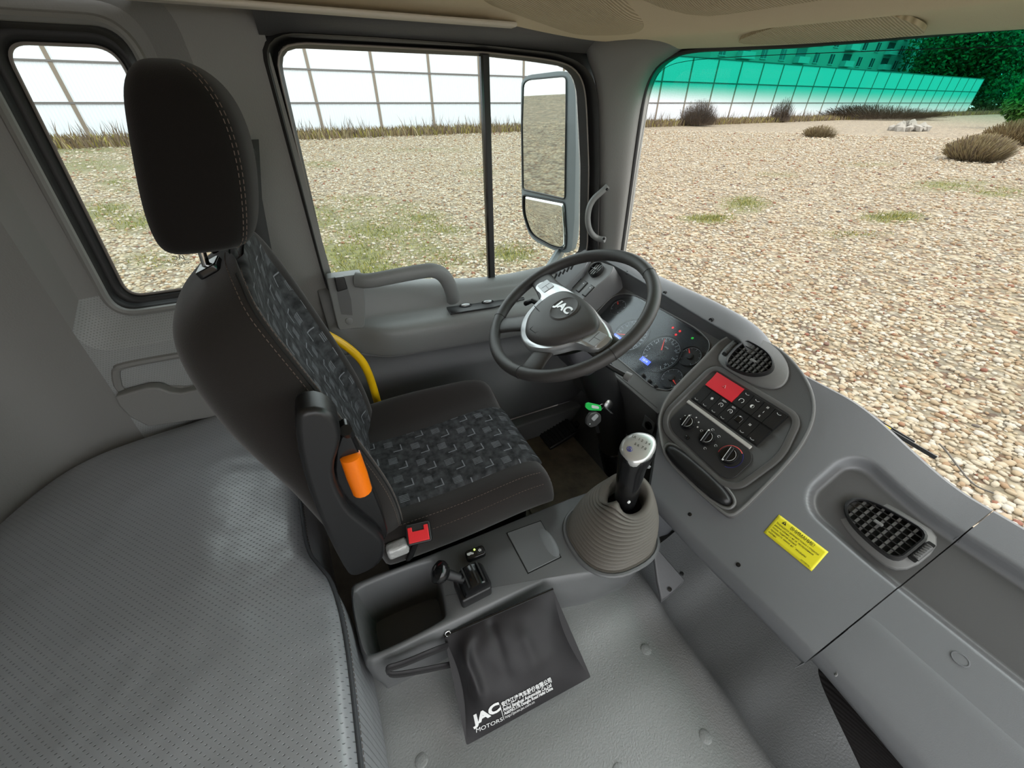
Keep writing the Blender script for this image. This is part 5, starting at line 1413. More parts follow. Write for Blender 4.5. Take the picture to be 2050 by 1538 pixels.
def spoke(p0, p1, w0, w1, m_, nm, h0=-.006, h1=.006, th=.011):
    a, b_ = V(p0), V(p1); d = (b_ - a).normalized(); s_ = V((-d.y, d.x))
    rings = []
    for t in (0, .25, .5, .75, 1):
        c_ = a.lerp(b_, t); w_ = w0 + (w1 - w0) * t + .010 * (2 * abs(t - .5)) ** 3; h = h0 + (h1 - h0) * t
        rings.append([WF.p(*(c_ + s_ * (w_ * x)), h + th * y) for x, y in ((-1, -.6), (-1, .3), (-.75, .8), (0, 1), (.75, .8), (1, .3), (1, -.6), (0, -1))])
    mb = MB(); mb.loft(rings); return ob(nm, mb, m_, whl, sub=1)
spoke((-.222, .035), (-.05, .0), .028, .045, M_rim, 'spoke'); spoke((.222, -.018), (.06, -.02), .032, .045, M_rim, 'spoke')
spoke((-.150, -.168), (-.03, -.08), .026, .030, M_rim, 'spoke'); spoke((.098, -.198), (.06, -.08), .028, .032, M_rim, 'spoke')
sil = [(-.041, -.135), (-.078, -.102), (-.094, -.055), (-.10, -.014), (-.170, -.012), (-.166, .026), (-.10, .042), (-.05, .046), (.05, .044), (.12, .030), (.172, .016), (.203, .000), (.200, -.050), (.142, -.060), (.118, -.098), (.095, -.128), (.05, -.152), (.004, -.154)]
ss_ = smooth_poly([V(p) for p in sil], 2)
cs = V((.03, -.05))
mb = MB(); mb.loft([[WF.p(p.x, p.y, -.004) for p in ss_], [WF.p(p.x, p.y, .014) for p in ss_], [WF.p(*(cs + (p - cs) * .95), .020) for p in ss_]]); ob('silver_trim', mb, M_silver, whl, ang=50)
sk2 = [V((cs.x + (p.x - cs.x) * .97, cs.y + (p.y - cs.y) * .97 - .004)) for p in ss_ if p.y < .0]
hub = [(-.025, -.122), (-.057, -.090), (-.074, -.04), (-.066, .012), (-.035, .038), (.02, .042), (.08, .036), (.13, .020), (.158, -.004), (.142, -.048), (.115, -.092), (.082, -.121), (.042, -.137), (.006, -.137)]
hh = smooth_poly([V(p) for p in hub], 2); ch = V((.035, -.05))
mb = MB(); mb.loft([[WF.p(p.x, p.y, .0) for p in hh], [WF.p(p.x, p.y, .022) for p in hh], [WF.p(*(ch + (p - ch) * .95), .030) for p in hh], [WF.p(*(ch + (p - ch) * .8), .036) for p in hh], [WF.p(*(ch + (p - ch) * .4), .040) for p in hh]]); pad = ob('horn_pad', mb, M_hub, whl, ang=60)
mb = MB(); mb.lathe([(.042, .030), (.042, .0405), (.038, .043), (.035, .0415), (.02, .042)], 36, WF.m(.034, -.018, 0)); ob('badge', mb, M_hub, pad)
lettering('badge_letters', 'JAC', .030, WF.m(.034, -.018, .0425), M_chrome if False else mat('badge_white', srgb(226, 226, 226), .25, metal=.3), pad, .0008, 'CENTER', bold=.0013, sx=1.2)
mb = MB()
for pts_ in ([(-.058, -.062), (.006, -.068)], [(.006, -.066), (.010, -.118)], [(.010, -.118), (.038, -.116)], [(.036, -.114), (.066, -.072)], [(.022, -.075), (.022, -.098)]):
    mb.tube([WF.p(x, y, .0385 - .06 * abs(y + .05) if False else .0372 - .03 * max(0, -.075 - y)) for x, y in pts_], .0011, 5)
ob('pad_groove', mb, M_blackvoid, pad)
for c_, w_, h_, r__ in (((-.126, .012), .052, .036, -.1), ((.166, -.024), .050, .044, .12)):
    mb = MB(); mb.prism(rrect(w_, h_, .006), .012, .0215, WF.m(c_[0], c_[1], 0, r__)); bt_ = ob('button_block', mb, mat('button_grey', srgb(168, 170, 172), .35, metal=.4) if 'button_grey' not in MATS else MATS['button_grey'], whl, bevel=.003)
    mb = MB(); mb.box((0, 0, .0216), (.0012, h_ * .8, .0006), WF.m(c_[0], c_[1], 0, r__)); mb.box((w_ * .22, 0, .0216), (w_ * .4, .0012, .0006), WF.m(c_[0], c_[1], 0, r__)); ob('button_gap', mb, M_trimdark, bt_, smooth=False)
# lower cover of the hub
mb = MB(); mb.loft([[WF.p(p.x, p.y - .004, .006) for p in hh], [WF.p(*(ch + (p - ch) * .9), -.03) for p in hh], [WF.p(*(ch * .3 + (p - ch) * .55), -.06) for p in hh]]); ob('hub_back', mb, M_black, whl, ang=60)
colm = thing('steering_column', 'black steering column with shroud and stalks under the wheel', 'column', (.80, .82, -1.28))
mb = MB(); mb.loft([[WF.p(x, y, z) for x, y in rrect(w_, h_, r_)] for z, w_, h_, r_ in ((-.055, .13, .12, .03), (-.09, .15, .15, .03), (-.17, .15, .15, .03), (-.20, .12, .12, .03))]); ob('shroud', mb, mat('shroud_grey', srgb(58, 58, 62), .5, grain=(600, .2, .001)), colm, ang=50)
c0 = WF.p(0, 0, -.19)
mb = MB(); mb.tube([c0, V((.755, .82, -.85)), V((.80, .82, -1.00)), V((.83, .82, -1.10))], [.058, .056, .054, .05], 20); ob('lower_cover', mb, M_black, colm)
mb = MB(); mb.tube([V((.825, .82, -1.08)) + V((.004 * k, 0, -.012 * k)) for k in range(14)], [.058 if k % 2 else .047 for k in range(14)], 20); ob('floor_boot', mb, M_blackgloss, colm, ang=80)
def stalk(pts_, r_, nm):
    mb = MB(); mb.tube(smooth_poly(pts_, 1, False), r_, 10); return ob(nm, mb, M_black, colm)
a = at(1218, 733, Y=.72); b_ = at(1262, 757, Y=.66)
stalk([WF.p(.04, -.02, -.10), a, b_], .0075, 'stalk')
mb = MB(); mb.tube([b_.lerp(a, .25), b_], [.012, .0135], 14); ob('stalk_cap', mb, M_halo, colm)
a = at(1070, 600, Y=.96); stalk([WF.p(-.04, .0, -.09), a, at(1052, 608, Y=1.0)], .0075, 'stalk')
# keys in the ignition
ky = thing('ignition_keys', 'bunch of keys with green tag and dark remote hanging from the ignition', 'keys', at(1205, 815, Y=.765))
q = at(1216, 810, Y=.765)
mb = MB(); mb.lathe([(.017, -.02), (.017, .006), (.012, .010)], 18, T(*q) @ Matrix.Rotation(math.radians(70), 4, 'X')); ob('ignition_barrel', mb, M_steel, ky)
mb = MB(); mb.box((0, 0, 0), (.012, .03, .003), T(*(q + V((-.01, -.025, -.005)))) @ Matrix.Rotation(.6, 4, 'Y')); ob('key', mb, M_steel, ky, bevel=.001)
mb = MB(); rp_ = at(1203, 815, Y=.735); mb.tube([rp_ + V((.011 * math.cos(a), 0, .011 * math.sin(a))) for a in [k * .45 for k in range(14)]], .0009, 5, closed=True); ob('key_ring', mb, M_steel, ky)
def flat(pxs, Y, th, m_, nm, lab=None, bev=.002):
    mb = MB(); mb.prism(rpoly(px_poly(pxs, Y=Y), .006), -Y - th / 2, -Y + th / 2, R90); return ob(nm, mb, m_, ky, bevel=bev, label=lab)
flat([(1172, 808), (1178, 806), (1203, 812), (1204, 822), (1178, 821), (1171, 815)], .73, .004, mat('tag_green', srgb(46, 200, 92), .4), 'tag', 'green plastic key tag')
flat([(1184, 811), (1199, 814), (1199, 819), (1184, 817)], .7275, .0015, mat('tag_paper', srgb(214, 222, 216), .6), 'tag_paper', None, .0003)
flat([(1173, 838), (1180, 827), (1193, 824), (1202, 830), (1202, 842), (1192, 852), (1180, 855), (1172, 848)], .73, .012, mat('remote_grey', srgb(70, 70, 70), .4), 'remote', 'dark oval key remote', .004)
flat([(1183, 838), (1194, 828), (1199, 833), (1189, 844)], .7235, .001, mat('remote_label', srgb(170, 172, 174), .4), 'remote_button', None, .0003)
q = at(1181, 849, Y=.7235); mb = MB(); mb.lathe([(.0022, 0), (.0018, .001)], 10, T(*q) @ Mx); ob('remote_light', mb, M_ink, ky)
flat([(1190, 852), (1196, 850), (1201, 866), (1194, 867)], .735, .006, M_black, 'key_blade_cover')
# ------------------------------------------------------------------ centre tray with gear lever
M_cons = mat('console_grey', srgb(98, 99, 100), .4, grain=(500, .2, .001))
con = thing('centre_console', 'grey plastic tray console between the driver seat and the engine cover', 'console', (.2, .49, -1.12))
def P93(pts, Z=-.93): return [at(x, y, Z=Z).to_2d() for x, y in pts]
top = P93([(699, 1180), (712, 1163), (870, 1106), (1120, 1004), (1185, 980), (1250, 975), (1296, 1010), (1310, 1070), (1292, 1104), (1207, 1141), (1171, 1151), (1137, 1147), (1085, 1163), (900, 1250), (748, 1326), (726, 1322)])
binp = P93([(708, 1190), (722, 1174), (858, 1122), (874, 1130), (893, 1226), (885, 1240), (748, 1308), (732, 1304)])
bc = sum(binp, V((0, 0))) / len(binp)
tops = smooth_poly(top, 1); bins = smooth_poly(binp, 2)
ang_c = sorted(ANG + [math.atan2((p - bc).y, (p - bc).x) % (2 * math.pi) for p in top])
To = by_angle(tops, bc, ang_c); Bi = by_angle(bins, bc, ang_c)
cen = V((.22, .49))
def grow(P, d):
    out = []; m_ = len(P)
    for i in range(m_):
        t = (P[(i + 1) % m_] - P[i - 1]); nrm = V((t.y, -t.x)); nrm = nrm.normalized() if nrm.length > 1e-9 else V((0, 0))
        if nrm.dot(P[i] - bc) < 0: nrm = -nrm
        out.append(P[i] + nrm * d)
    return out
def L3(P, z): return [V((p.x, p.y, z)) for p in P]
mb = MB()
rings = [L3([bc + (p - bc) * .86 for p in Bi], -1.09), L3([bc + (p - bc) * .93 for p in Bi], -1.07), L3(Bi, -.94), L3(grow(Bi, .006), -.930), L3(grow(To, -.006), -.930), L3(To, -.936), L3(grow(To, .004), -.95), L3(grow(To, .002), -1.02), L3(grow(To, -.008), -1.09), L3(grow(To, -.010), -1.125), L3(grow(To, -.002), -1.136)]
mb.loft(rings, True, False); b0 = [bc + (p - bc) * .86 for p in Bi]; mb.add(L3(b0, -1.09), [tuple(range(len(b0)))])
ob('tray', mb, M_cons, con, ang=60, fix=False)
# lidded compartment
lid = P93([(1015, 1068), (1082, 1044), (1122, 1115), (1057, 1147)], -.929)
mb = MB(); mb.prism(rpoly(lid, .004), -.932, -.9265, None); lo = ob('ashtray_flap', mb, M_cons, con, bevel=.0015)
mb = MB(); g_ = [lid[0].lerp(lid[2], .5) + (p - lid[0].lerp(lid[2], .5)) * 1.04 for p in lid]; mb.prism(g_, -.931, -.9292); ob('flap_gap', mb, M_blackvoid, con, smooth=False)
c_ = at(1099, 1086, Z=-.9265)
mb = MB(); mb.lathe([(.044, .0), (.034, .0022), (.012, .003)], 24, T(*c_) @ Matrix.Rotation(math.pi / 2, 4, 'Z'), sx=1.0, sy=.38); ob('finger_pull', mb, M_dash, lo)
# flange at the front foot of the tray with two bolts
fl = [at(x, y, Z=Z) for x, y, Z in [(1306, 1085, -1.0), (1345, 1130, -1.06), (1372, 1161, -1.10), (1362, 1172, -1.11), (1345, 1186, -1.125), (1325, 1203, -1.13), (1316, 1160, -1.08)]]
mb = MB(); mb.loft([fl, [p + V((0, 0, -.02)) for p in fl]]); fo = ob('mounting_flange', mb, M_cons, con, bevel=.004)
for x, y, Z in ((1364, 1150, -1.085), (1340, 1181, -1.11)):
    c_ = at(x, y, Z=Z); mb = MB(); mb.lathe([(.006, 0), (.006, .005), (.003, .006)], 8, T(*c_)); ob('bolt', mb, M_steel, fo)
# gear lever: pleated boot, stick, knob
gl_ = thing('gear_lever', 'gear lever with silver topped black knob rising from a pleated grey boot', 'gear lever', (.5, .44, -.93))
M_boot = mat('boot_rubber', srgb(100, 95, 88), .6, grain=(300, .25, .001))
bcn = V((.497, .437)); tcn = at(1255, 990, Z=-.80)
def bring(t, r_, z, dx=0):
    c_ = bcn.lerp(tcn.to_2d(), t); out = []
    for k in range(40):
        a = 2 * math.pi * k / 40; e = .8 + .2 * t
        ca, sa = math.cos(a), math.sin(a)
        out.append(V((c_.x + r_ * math.copysign(abs(ca) ** e, ca), c_.y + r_ * .92 * math.copysign(abs(sa) ** e, sa), z)))
    return out
rings = [bring(0, .112, -.932), bring(0, .112, -.922)]
NP = 15
for k in range(NP):
    t = k / NP; r_ = .106 - .046 * t ** 1.9; z = -.922 + .135 * t ** .92
    rings += [bring(t, r_ - .0075, z), bring(t, r_ + .002, z + .0026), bring(t, r_ + .0032, z + .0042), bring(t, r_ + .001, z + .0066)]
rings += [bring(1, .060, -.786), bring(1, .050, -.788), bring(1, .044, -.81), bring(.95, .05, -.85)]
wob = []
for i, r_ in enumerate(rings):
    t = max(0, (i - 30) / (len(rings) - 30))
    wob.append([p + V((0, 0, .022 * t * t * math.sin(2 * math.atan2(p.y - bcn.y, p.x - bcn.x) + .6) - .012 * t * t)) for p in r_])
mb = MB(); mb.loft(wob, True, False); ob('pleated_boot', mb, M_boot, gl_, ang=75, fix=False)
mb = MB(); mb.tube([V((p.x, p.y, -.928)) for p in bring(0, .117, 0)], .006, 8, closed=True); ob('boot_collar', mb, M_cons, gl_)
kb = tcn + V((.0, .0, -.03)); kt = at(1271, 902, Y=.455)
ax = (kt - kb).normalized()
e1 = (V((1, 0, 0)) - ax * ax.x).normalized(); e2 = ax.cross(e1)
KM = Matrix((e1, e2, ax)).transposed().to_4x4() @ Matrix.Scale(1.22, 4); KM.translation = kt
Lk = (kt - kb).length / 1.22
def kring(z, a, b_, off=0): return [V((off + a * math.cos(t), b_ * math.sin(t), z)) for t in [2 * math.pi * k / 28 for k in range(28)]]
mb = MB(); mb.loft([kring(-Lk, .022, .022), kring(-Lk * .75, .025, .024), kring(-Lk * .45, .0265, .025), kring(-.04, .028, .026), kring(-.018, .033, .030, .003), kring(-.004, .034, .031, .004), kring(.0, .032, .029, .004)], M=KM); kn = ob('knob', mb, M_blackgloss, gl_, ang=70)
ax2 = ax.lerp((-kt).normalized(), .42).normalized()
d1 = (e1 - ax2 * e1.dot(ax2)).normalized()
KB = KM
KM = Matrix((d1, ax2.cross(d1), ax2)).transposed().to_4x4() @ Matrix.Scale(1.42, 4); KM.translation = kt + ax * .002
tri = smooth_poly([V(p) for p in [(-.028, -.018), (-.030, .008), (-.012, .026), (.014, .026), (.034, .010), (.034, -.008), (.010, -.024), (-.012, -.027)]], 2)
mb = MB(); mb.loft([[V((p.x + .004, p.y, -.014)) for p in tri], [V((p.x * 1.02 + .004, p.y * 1.02, -.004)) for p in tri], [V((p.x * .96 + .004, p.y * .96, .005)) for p in tri], [V((p.x * .8 + .004, p.y * .8, .008)) for p in tri], [V((p.x * .3 + .004, p.y * .3, .0095)) for p in tri]], M=KM); cap_ = ob('silver_cap', mb, mat('cap_silver', srgb(206, 206, 204), .25, metal=.55), gl_, ang=60)
TM = KM @ T(.004, 0, .0098) @ Matrix.Rotation(math.radians(-62), 4, 'Z')
lettering('shift_pattern', 'LR  1 2  3 4', .0065, TM @ T(0, .012, 0), M_inkdark, cap_, .0001, 'CENTER'); lettering('shift_pattern', '5 6  7 8', .0065, TM @ T(.004, .001, .0005), M_inkdark, cap_, .0001, 'CENTER')
mb = MB(); mb.tube([TM @ V((-.008 + .0045 * math.cos(a), -.011 + .0045 * math.sin(a), -.0008)) for a in [k * .5 for k in range(13)]], .0007, 5, closed=True)
mb.tube([TM @ V(p) for p in ((-.0055, -.0085, 0), (-.009, -.0085, 0), (-.0105, -.0105, 0), (-.006, -.0115, 0), (-.0055, -.0135, 0), (-.010, -.0138, 0))], .0009, 5); ob('round_emblem', mb, mat('emblem_blue', srgb(52, 62, 150), .4), cap_)
KM = KB
sbq = KM @ V((.036, -.004, -.055)); mb = MB(); mb.box((0, 0, 0), (.018, .012, .008), Matrix.Translation(sbq) @ Matrix.Rotation(.5, 4, 'Y')); ob('splitter_switch', mb, M_silver, gl_, bevel=.002)
mb = MB(); mb.lathe([(.004, 0), (.003, .002)], 12, KM @ T(-.012, -.021, -Lk + .03) @ Matrix.Rotation(math.pi / 2, 4, 'X')); ob('knob_screw', mb, M_ink, gl_)
# parking brake valve
pb = thing('parking_brake_valve', 'black hand brake valve with ball ended lever on the tray console', 'lever', at(945, 1180, Z=-.93))
bq = at(947, 1182, Z=-.93)
RB = Matrix.Translation(bq) @ Matrix.Rotation(math.radians(2), 4, 'Z') @ Matrix.Scale(1.2, 4)
mb = MB(); mb.box((0, 0, .014), (.062, .050, .03), RB); ob('housing', mb, M_black, pb, bevel=.006)
mb = MB(); mb.lathe([(.026, -.022), (.028, -.018), (.028, .018), (.026, .022)], 24, RB @ T(.004, 0, .030) @ Matrix.Rotation(math.pi / 2, 4, 'X')); ob('drum', mb, M_blackgloss, pb, ang=40)
for dx in (-.012, .006, .018):
    mb = MB(); mb.box((dx, 0, .0575), (.003, .040, .004), RB); ob('rib', mb, M_black, pb, smooth=False)
q0 = bq + V((-.008, .004, .045)); q1 = at(884, 1147, Y=.475)
mb = MB(); mb.tube([q0, q0.lerp(q1, .5), q1], [.0115, .0105, .0125], 14); ob('lever_arm', mb, M_black, pb)
dq = (q1 - q0).normalized(); mb = MB(); mb.lathe([(.012, -.014), (.021, -.006), (.025, .004), (.0235, .012), (.015, .018), (.003, .020)], 24, Matrix.Translation(q1) @ dq.to_track_quat('Z', 'Y').to_matrix().to_4x4()); ob('ball_knob', mb, M_blackgloss, pb)
# alarm fob / remote module with a lit green lamp
fb = thing('alarm_fob', 'small black two button module with lit green lamp on the console', 'fob', at(952, 1108, Z=-.93))
fq = at(952, 1110, Z=-.925); FM = Matrix.Translation(fq) @ Matrix.Rotation(math.radians(-2), 4, 'Z')
mb = MB(); mb.prism(rrect(.050, .026, .009), -.006, .010, FM); ob('case', mb, M_blackgloss, fb, bevel=.003)
mb = MB(); mb.box((.012, 0, .0102), (.018, .017, .001), FM); ob('button', mb, M_black, fb, bevel=.0005)
mb = MB(); mb.box((-.013, 0, .0102), (.018, .019, .001), FM); ob('button', mb, M_blackgloss, fb, bevel=.0005)
lettering('symbol', '✿', .011, FM @ T(.012, 0, .0109), M_ink, fb, .0001, 'CENTER'); lettering('symbol', '⛟', .013, FM @ T(-.013, 0, .0109), M_ink, fb, .0001, 'CENTER')
mb = MB(); mb.lathe([(.0022, 0), (.002, .0012)], 10, FM @ T(.0, .007, .0100)); ob('lamp', mb, mat('led_green', srgb(190, 240, 90), .4, emit=srgb(190, 250, 80), estr=3.0), fb, label='lit yellow green lamp')

# ------------------------------------------------------------------ engine cover mat
M_mat = mat('mat_vinyl', srgb(136, 138, 138), .38, spec=.6, grain=(260, .45, .0025))
ec = thing('engine_cover_mat', 'grey textured vinyl mat over the engine cover between console and dashboard', 'mat', (.2, .0, -1.15))
rows = []
NXm = 40
for j in range(36):
    Y = .47 - 1.35 * (j / 35)
    r_ = []
    xe = .600 - .02 * sstep(.3, -.1, Y)
    for X, z in [(-.19, -1.28), (-.185, -1.16), (-.17, -1.13)]: r_.append(V((X, Y, z)))
    for i in range(26):
        t = i / 25; X = -.14 + (xe - .03 + .14) * t
        z = -1.122 + .010 * math.sin(math.pi * t) + .006 * mnoise.noise(V((X * 4, Y * 4, 1))) + .012 * sstep(.40, .47, Y) - .012 * sstep(.34, .28, Y) * sstep(.15, .25, Y)
        z += .010 * math.exp(-((Y - .33) / .03) ** 2) * sstep(.28, .5, X)
        r_.append(V((X, Y, z)))
    wr = .018 * mnoise.noise(V((3, Y * 9, 5))) + .02 * mnoise.noise(V((8, Y * 4, 2)))
    zz = r_[-1].z
    for k, (dx, dz) in enumerate([(.018, -.004), (.034, -.016), (.048, -.040), (.062, -.075), (.085, -.115), (.13, -.135), (.20, -.125), (.27, -.09), (.33, -.03), (.37, .04)]):
        wv2 = wr * min(1, k / 4) + .030 * mnoise.noise(V((k * .9, Y * 17, 7))) * min(1, k / 5) * sstep(.2, -.05, Y)
        r_.append(V((xe - .03 + dx + wv2 * .3, Y, zz + dz + wv2)))
    rows.append(r_)
mb = MB(); mb.grid(rows); sheet = ob('sheet', mb, M_mat, ec, sub=1, fix=False); SM_ = surf(sheet)
for x, y in ((1296, 1297), (842, 1519), (1414, 1474), (1240, 1545), (1660, 1545)):
    c_ = at(x, y, Z=-1.113); c_ = drop(SM_, c_.x, c_.y)
    mb = MB(); mb.lathe([(.0135, -.004), (.013, .0012), (.010, .0024), (.003, .0028)], 20, T(*c_)); ob('button_stud', mb, M_mat, ec)
# dark ribbed footwell lining under the glovebox
M_rib = mat('black_carpet', srgb(38, 36, 36), .9, spec=.1)
n, L, b = nodes_of(M_rib); tc = n.new('ShaderNodeTexCoord'); wv = n.new('ShaderNodeTexWave'); wv.inputs['Scale'].default_value = 70; wv.bands_direction = 'Z'; L.new(tc.outputs['Object'], wv.inputs['Vector'])
bp = n.new('ShaderNodeBump'); bp.inputs['Strength'].default_value = .7; bp.inputs['Distance'].default_value = .002; L.new(wv.outputs['Fac'], bp.inputs['Height']); L.new(bp.outputs[0], b.inputs['Normal'])
fw = thing('footwell_lining', 'black ribbed footwell lining below the glovebox lid', 'carpet', (.7, -.1, -1.2))
L0 = [at(x, y, X=X) for x, y, X in [(1634, 1336, .700), (1640, 1365, .690), (1660, 1410, .680), (1692, 1475, .672), (1722, 1538, .668), (1745, 1590, .665)]]
L1 = [at(x, y, X=X) for x, y, X in [(1650, 1335, .720), (1720, 1385, .720), (1790, 1440, .720), (1840, 1490, .715), (1880, 1545, .71), (1900, 1600, .70)]]
rows = [[a.lerp(b_, t) + V((.02 * math.sin(math.pi * t), 0, .0)) for t in (0, .15, .35, .6, .85, 1)] for a, b_ in zip(L0, L1)]
mb = MB(); mb.grid(rows); ob('lining', mb, M_rib, fw, sub=2, solid=.004, fix=False)

# ------------------------------------------------------------------ document pouch
M_bag = mat('pouch_nylon', srgb(30, 28, 30), .5, spec=.3, grain=(900, .25, .0006), sheen=.05)
pz = -1.105
C4 = [at(889, 1275, Z=-.955), at(1107, 1180, Z=-.925), at(1183, 1356, Z=-1.095), at(934, 1493, Z=-1.095)]
BN = (C4[2] - C4[0]).cross(C4[1] - C4[3]).normalized()
if BN.z < 0: BN = -BN
pou = thing('document_pouch', 'flat black nylon document pouch with white lettering lying against the console', 'pouch', sum(C4, V((0, 0, 0))) / 4)
def bag(s, t):
    """s along the zip (0 left), t from the zip (0) to the open-side seam (1)"""
    a = C4[0].lerp(C4[1], s); b_ = C4[3].lerp(C4[2], s); p = a.lerp(b_, t)
    pin = .018 * math.sin(math.pi * t) * (1 - 2 * s) * .9
    p = p + (C4[1] - C4[0]).normalized() * (pin * (abs(1 - 2 * s) ** 2))
    e = (1 - abs(2 * s - 1) ** 3.0) * (1 - abs(2 * t - 1) ** 2.4)
    ridge = .016 * math.exp(-((s - .10 - .06 * t) / .05) ** 2) * sstep(.05, .3, t) + .010 * math.exp(-((s - .22 + .5 * t) / .06) ** 2) * (1 - t) * sstep(.0, .12, t) + .007 * math.exp(-((s - .62) / .05) ** 2) * sstep(.1, .4, t) * (1 - t) - .008 * math.exp(-((s - .40) / .035) ** 2) * (1 - t) ** 2 * sstep(0, .05, t)
    wr = .006 * mnoise.noise(V((s * 5, t * 4, 3))) * e
    return p + BN * (.022 * e + (ridge * (1 - sstep(.5, .78, t)) + wr * (1 - .8 * sstep(.5, .78, t))) * min(1, e * 3))
NS_, NT_ = 40, 30
mb = MB(); rows = [[bag(i / NS_, j / NT_) for i in range(NS_ + 1)] for j in range(NT_ + 1)]
mb.grid(rows); mb.grid([[C4[0].lerp(C4[1], i / NS_).lerp(C4[3].lerp(C4[2], i / NS_), j / NT_) + BN * (-.006 * math.sin(math.pi * i / NS_) * math.sin(math.pi * j / NT_)) for i in range(NS_ + 1)] for j in range(NT_ + 1)])
ob('cloth', mb, M_bag, pou, sub=1, fix=False, ang=0)
edge = [bag(i / 20, 1) for i in range(21)] + [bag(1, 1 - i / 16) for i in range(1, 17)]
mb = MB(); mb.tube([bag(i / 30, 0) + V((0, 0, .002)) for i in range(31)], .0035, 8); ob('zip', mb, M_blackgloss, pou)
q = bag(.035, 0) + V((0, 0, .006)); mb = MB(); mb.tube([q + V((.006 * math.cos(a), .003 * math.sin(a), .005 * math.sin(a))) for a in [k * .7 for k in range(9)]], .0014, 6, closed=True); ob('zip_pull', mb, M_chrome, pou)
sp0 = [bag(.0, .10), at(870, 1304, Y=.372), at(805, 1332, Y=.378), at(772, 1340, Y=.38), at(778, 1357, Y=.375), at(830, 1349, Y=.365), at(912, 1332, Y=.36)]
spn = smooth_poly(sp0, 3, False)
mb = MB(); mb.grid([[p + V((0, 0, -.010)) for p in spn], [p + V((.0, .004, .010)) for p in spn]]); ob('wrist_strap', mb, M_bag, pou, solid=.002, fix=False)
PX4 = [V((889, 1275)), V((1107, 1180)), V((1183, 1356)), V((934, 1493))]
def bag_inv(x, y):
    """where on the cloth (s, t) a sight line lands"""
    s, t = .5, .5; r = ray(x, y)
    e1 = r.orthogonal().normalized(); e2 = r.cross(e1).normalized()
    for _ in range(25):
        p = bag(s, t); h = 1e-3; ps = (bag(s + h, t) - p) / h; pt = (bag(s, t + h) - p) / h
        a_, b2 = -p.dot(e1), -p.dot(e2); m00, m10, m01, m11 = ps.dot(e1), ps.dot(e2), pt.dot(e1), pt.dot(e2)
        det = m00 * m11 - m01 * m10
        s += .8 * (a_ * m11 - b2 * m01) / det; t += .8 * (m00 * b2 - m10 * a_) / det
        s = min(max(s, -.1), 1.1); t = min(max(t, -.1), 1.1)
    return s, t
LS, LT = (C4[2] - C4[3]).length, ((C4[3] - C4[0]).length + (C4[2] - C4[1]).length) / 2
def bag_text(body, size, x0, y0, x1, y1, **k):
    """print laid on the cloth: centre line from one point to another"""
    a, b_ = V(bag_inv(x0, y0)), V(bag_inv(x1, y1)); a = V((a.x * LS, a.y * LT)); b_ = V((b_.x * LS, b_.y * LT)); d = b_ - a; wd = d.length; d.normalize(); up_v = V((d.y, -d.x))
    o = lettering('lettering', body, size, Matrix.Identity(4), M_ink, pou, 0.0, **k)
    f = wd / max(max(v.co.x for v in o.data.vertices), 1e-6)
    for v in o.data.vertices:
        q_ = a + d * (v.co.x * f) + up_v * (v.co.y); v.co = bag(q_.x / LS, q_.y / LT) + BN * .0016 + V((0, 0, ZO))
    return o
bag_text('JAC', .027, 949, 1443, 1001, 1413, bold=.0014)
bag_text('MOTORS', .0125, 952, 1463, 1006, 1439)
bag_text('安徽江淮汽车股份有限公司', .0135, 1004, 1412, 1103, 1361, bold=.0003)
bag_text('Anhui Jianghuai Automobile Co.,Ltd', .0118, 1006.6, 1421, 1103, 1371, bold=.0003)
bag_text('Add:NO.176 Dongliu Road Hefei China', .0112, 1009, 1428.5, 1106, 1377, bold=.0003)
bag_text('http://jacen.jac.com.cn', .0100, 1010.5, 1436, 1069.5, 1404.6)
a, b_ = bag(*bag_inv(1000.5, 1411)) , bag(*bag_inv(1008.5, 1440))
mb = MB(); mb.tube([a + BN * .0018, bag(*bag_inv(1004.5, 1425.5)) + BN * .0018, b_ + BN * .0018], .0007, 5); ob('printed_line', mb, M_ink, pou)

# ------------------------------------------------------------------ floor mat and pedal
fm = thing('floor_mat', 'dirty brown rubber floor mat in the driver footwell', 'mat', (.7, .95, -1.30))
mb = MB(); mb.prism(rrect(.50, .60, .04), -1.303, -1.292, T(.72, .92, 0)); ob('mat_sheet', mb, mat('dirty_mat', srgb(120, 110, 94), .75, grain=(70, .35, .004), var=(14, .35)), fm, bevel=.003)
pe = thing('clutch_pedal', 'black ribbed foot rest pedal in the dark driver footwell', 'pedal', at(1120, 870, Z=-1.27))
pq = at(1118, 868, Z=-1.265)
PM = Matrix.Translation(pq) @ Matrix.Rotation(math.radians(-18), 4, 'Y')
mb = MB(); mb.box((0, 0, 0), (.16, .11, .02), PM); ob('pad', mb, M_black, pe, bevel=.006)
for k in range(9):
    mb = MB(); mb.box((-.068 + .017 * k, 0, .0125), (.007, .10, .006), PM); ob('rib', mb, M_black, pe, smooth=False)
mb = MB(); mb.box((.1, 0, -.02), (.05, .03, .03), PM); ob('hinge_block', mb, M_black, pe)
# sill plate along the door side
mb = MB(); mb.box((.45, 1.20, -1.235), (1.0, .06, .11)); struct('baseboard_left', mb, M_doordark, bevel=.01)

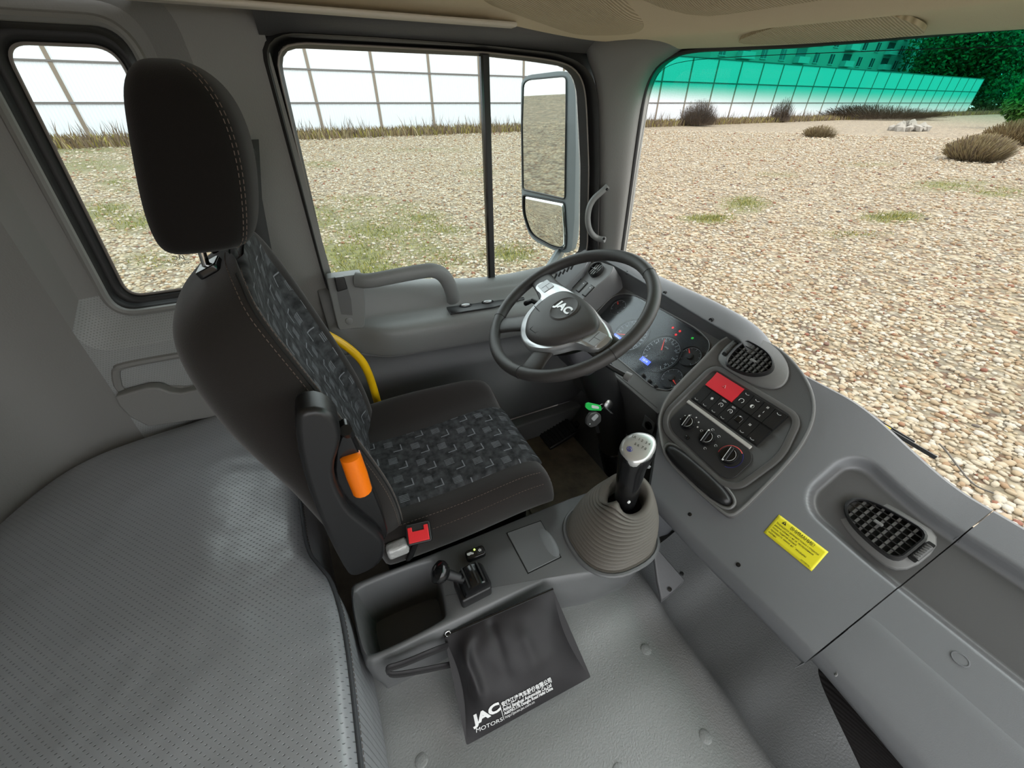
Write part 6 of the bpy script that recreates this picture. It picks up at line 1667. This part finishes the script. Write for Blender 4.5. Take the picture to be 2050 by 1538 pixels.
# ------------------------------------------------------------------ outside mirror and wiper
mr_ = thing('side_mirror', 'tall grey two pane outside mirror seen through the quarter window', 'mirror', at(1100, 520, Y=1.62))
mc = at(1093, 300, Y=1.60); mn = V((-.93, -.365, -.048)).normalized()
def mp_(x, y, d=0.0): return on(x, y, mc, mn) + mn * d
hpx = rpoly([(1045, 152), (1124, 142), (1153, 146), (1154, 300), (1151, 440), (1145, 508), (1112, 502), (1062, 478), (1046, 425), (1044, 250)], [22, 12, 14, 5, 8, 14, 12, 22, 20, 8], 5)
M_hous = mat('mirror_housing', srgb(104, 110, 112), .5)
rg = [mp_(p.x, p.y) for p in hpx]; cg = sum(rg, V((0, 0, 0))) / len(rg)
mb = MB(); mb.loft([[p + mn * .004 for p in rg], [p - mn * .03 for p in rg], [cg + (p - cg) * .9 - mn * .06 for p in rg], [cg + (p - cg) * .5 - mn * .085 for p in rg]]); ob('housing', mb, M_hous, mr_, ang=60)
M_mirror = mat('mirror_glass', srgb(205, 208, 205), .015, metal=1)
for nm, pts_, dn in (('main_glass', [(1050, 160), (1136, 152), (1136, 200), (1133, 398), (1049, 379), (1047, 250)], .0), ('wide_glass', [(1049, 389), (1132, 405), (1136, 470), (1134, 500), (1108, 494), (1064, 470), (1049, 425)], .0)):
    g_ = rpoly(pts_, [16, 10, 4, 6, 6, 4] if nm == 'main_glass' else [6, 6, 6, 10, 10, 18, 14], 5); rg = [mp_(p.x, p.y, .006) for p in g_]; cg = sum(rg, V((0, 0, 0))) / len(rg)
    if nm == 'main_glass':
        mb = MB(); mb.loft([[p - mn * .004 for p in rg], rg]); ob(nm, mb, M_mirror, mr_, smooth=False)
    else:
        rr2 = [[p - mn * .004 for p in rg], rg] + [[cg + (p - cg) * k + mn * (.006 * (1 - k * k)) for p in rg] for k in (.85, .65, .45, .25, .1)]
        mb = MB(); mb.loft(rr2); ob(nm, mb, M_mirror, mr_, ang=0)
    mb = MB(); mb.tube([p + mn * .002 for p in rg], .0028, 6, closed=True); ob('glass_frame', mb, M_black, mr_)
a, b_ = at(1142, 470, Y=1.66), at(1092, 552, Y=1.44)
mb = MB(); mb.tube([a + V((0, 0, .03)), a, b_, b_ + V((0, -.05, -.06))], .045, 8, sy=.45); ob('arm', mb, M_hous, mr_, ang=30)
wp = thing('wiper', 'black windscreen wiper arm and blade resting outside the dashboard edge', 'wiper', at(1790, 860, X=1.10))
mb = MB(); mb.tube([at(1745, 836, X=1.085), at(1768, 855, X=1.09), at(1874, 917, X=1.09)], .0048, 6); ob('blade', mb, M_black, wp)
mb = MB(); mb.tube([at(1700, 803, X=1.10), at(1745, 833, X=1.10), at(1770, 850, X=1.10), at(1830, 886, X=1.10)], .0042, 6); ob('arm', mb, M_black, wp)
mb = MB(); mb.tube([at(1760, 847, X=1.088), at(1782, 860, X=1.088)], .0035, 6); ob('bridge', mb, M_yellow, wp)
ca = thing('washer_hose', 'thin grey washer hose lying on the gravel side of the windscreen', 'hose', at(1920, 930, X=1.10))
mb = MB(); mb.tube(smooth_poly([at(x, y, X=1.095) for x, y in [(1880, 888), (1892, 900), (1915, 930), (1940, 962), (1958, 976), (1990, 988)]], 2, False), .0018, 6); ob('hose_body', mb, mat('hose_grey', srgb(120, 112, 104), .6), ca)
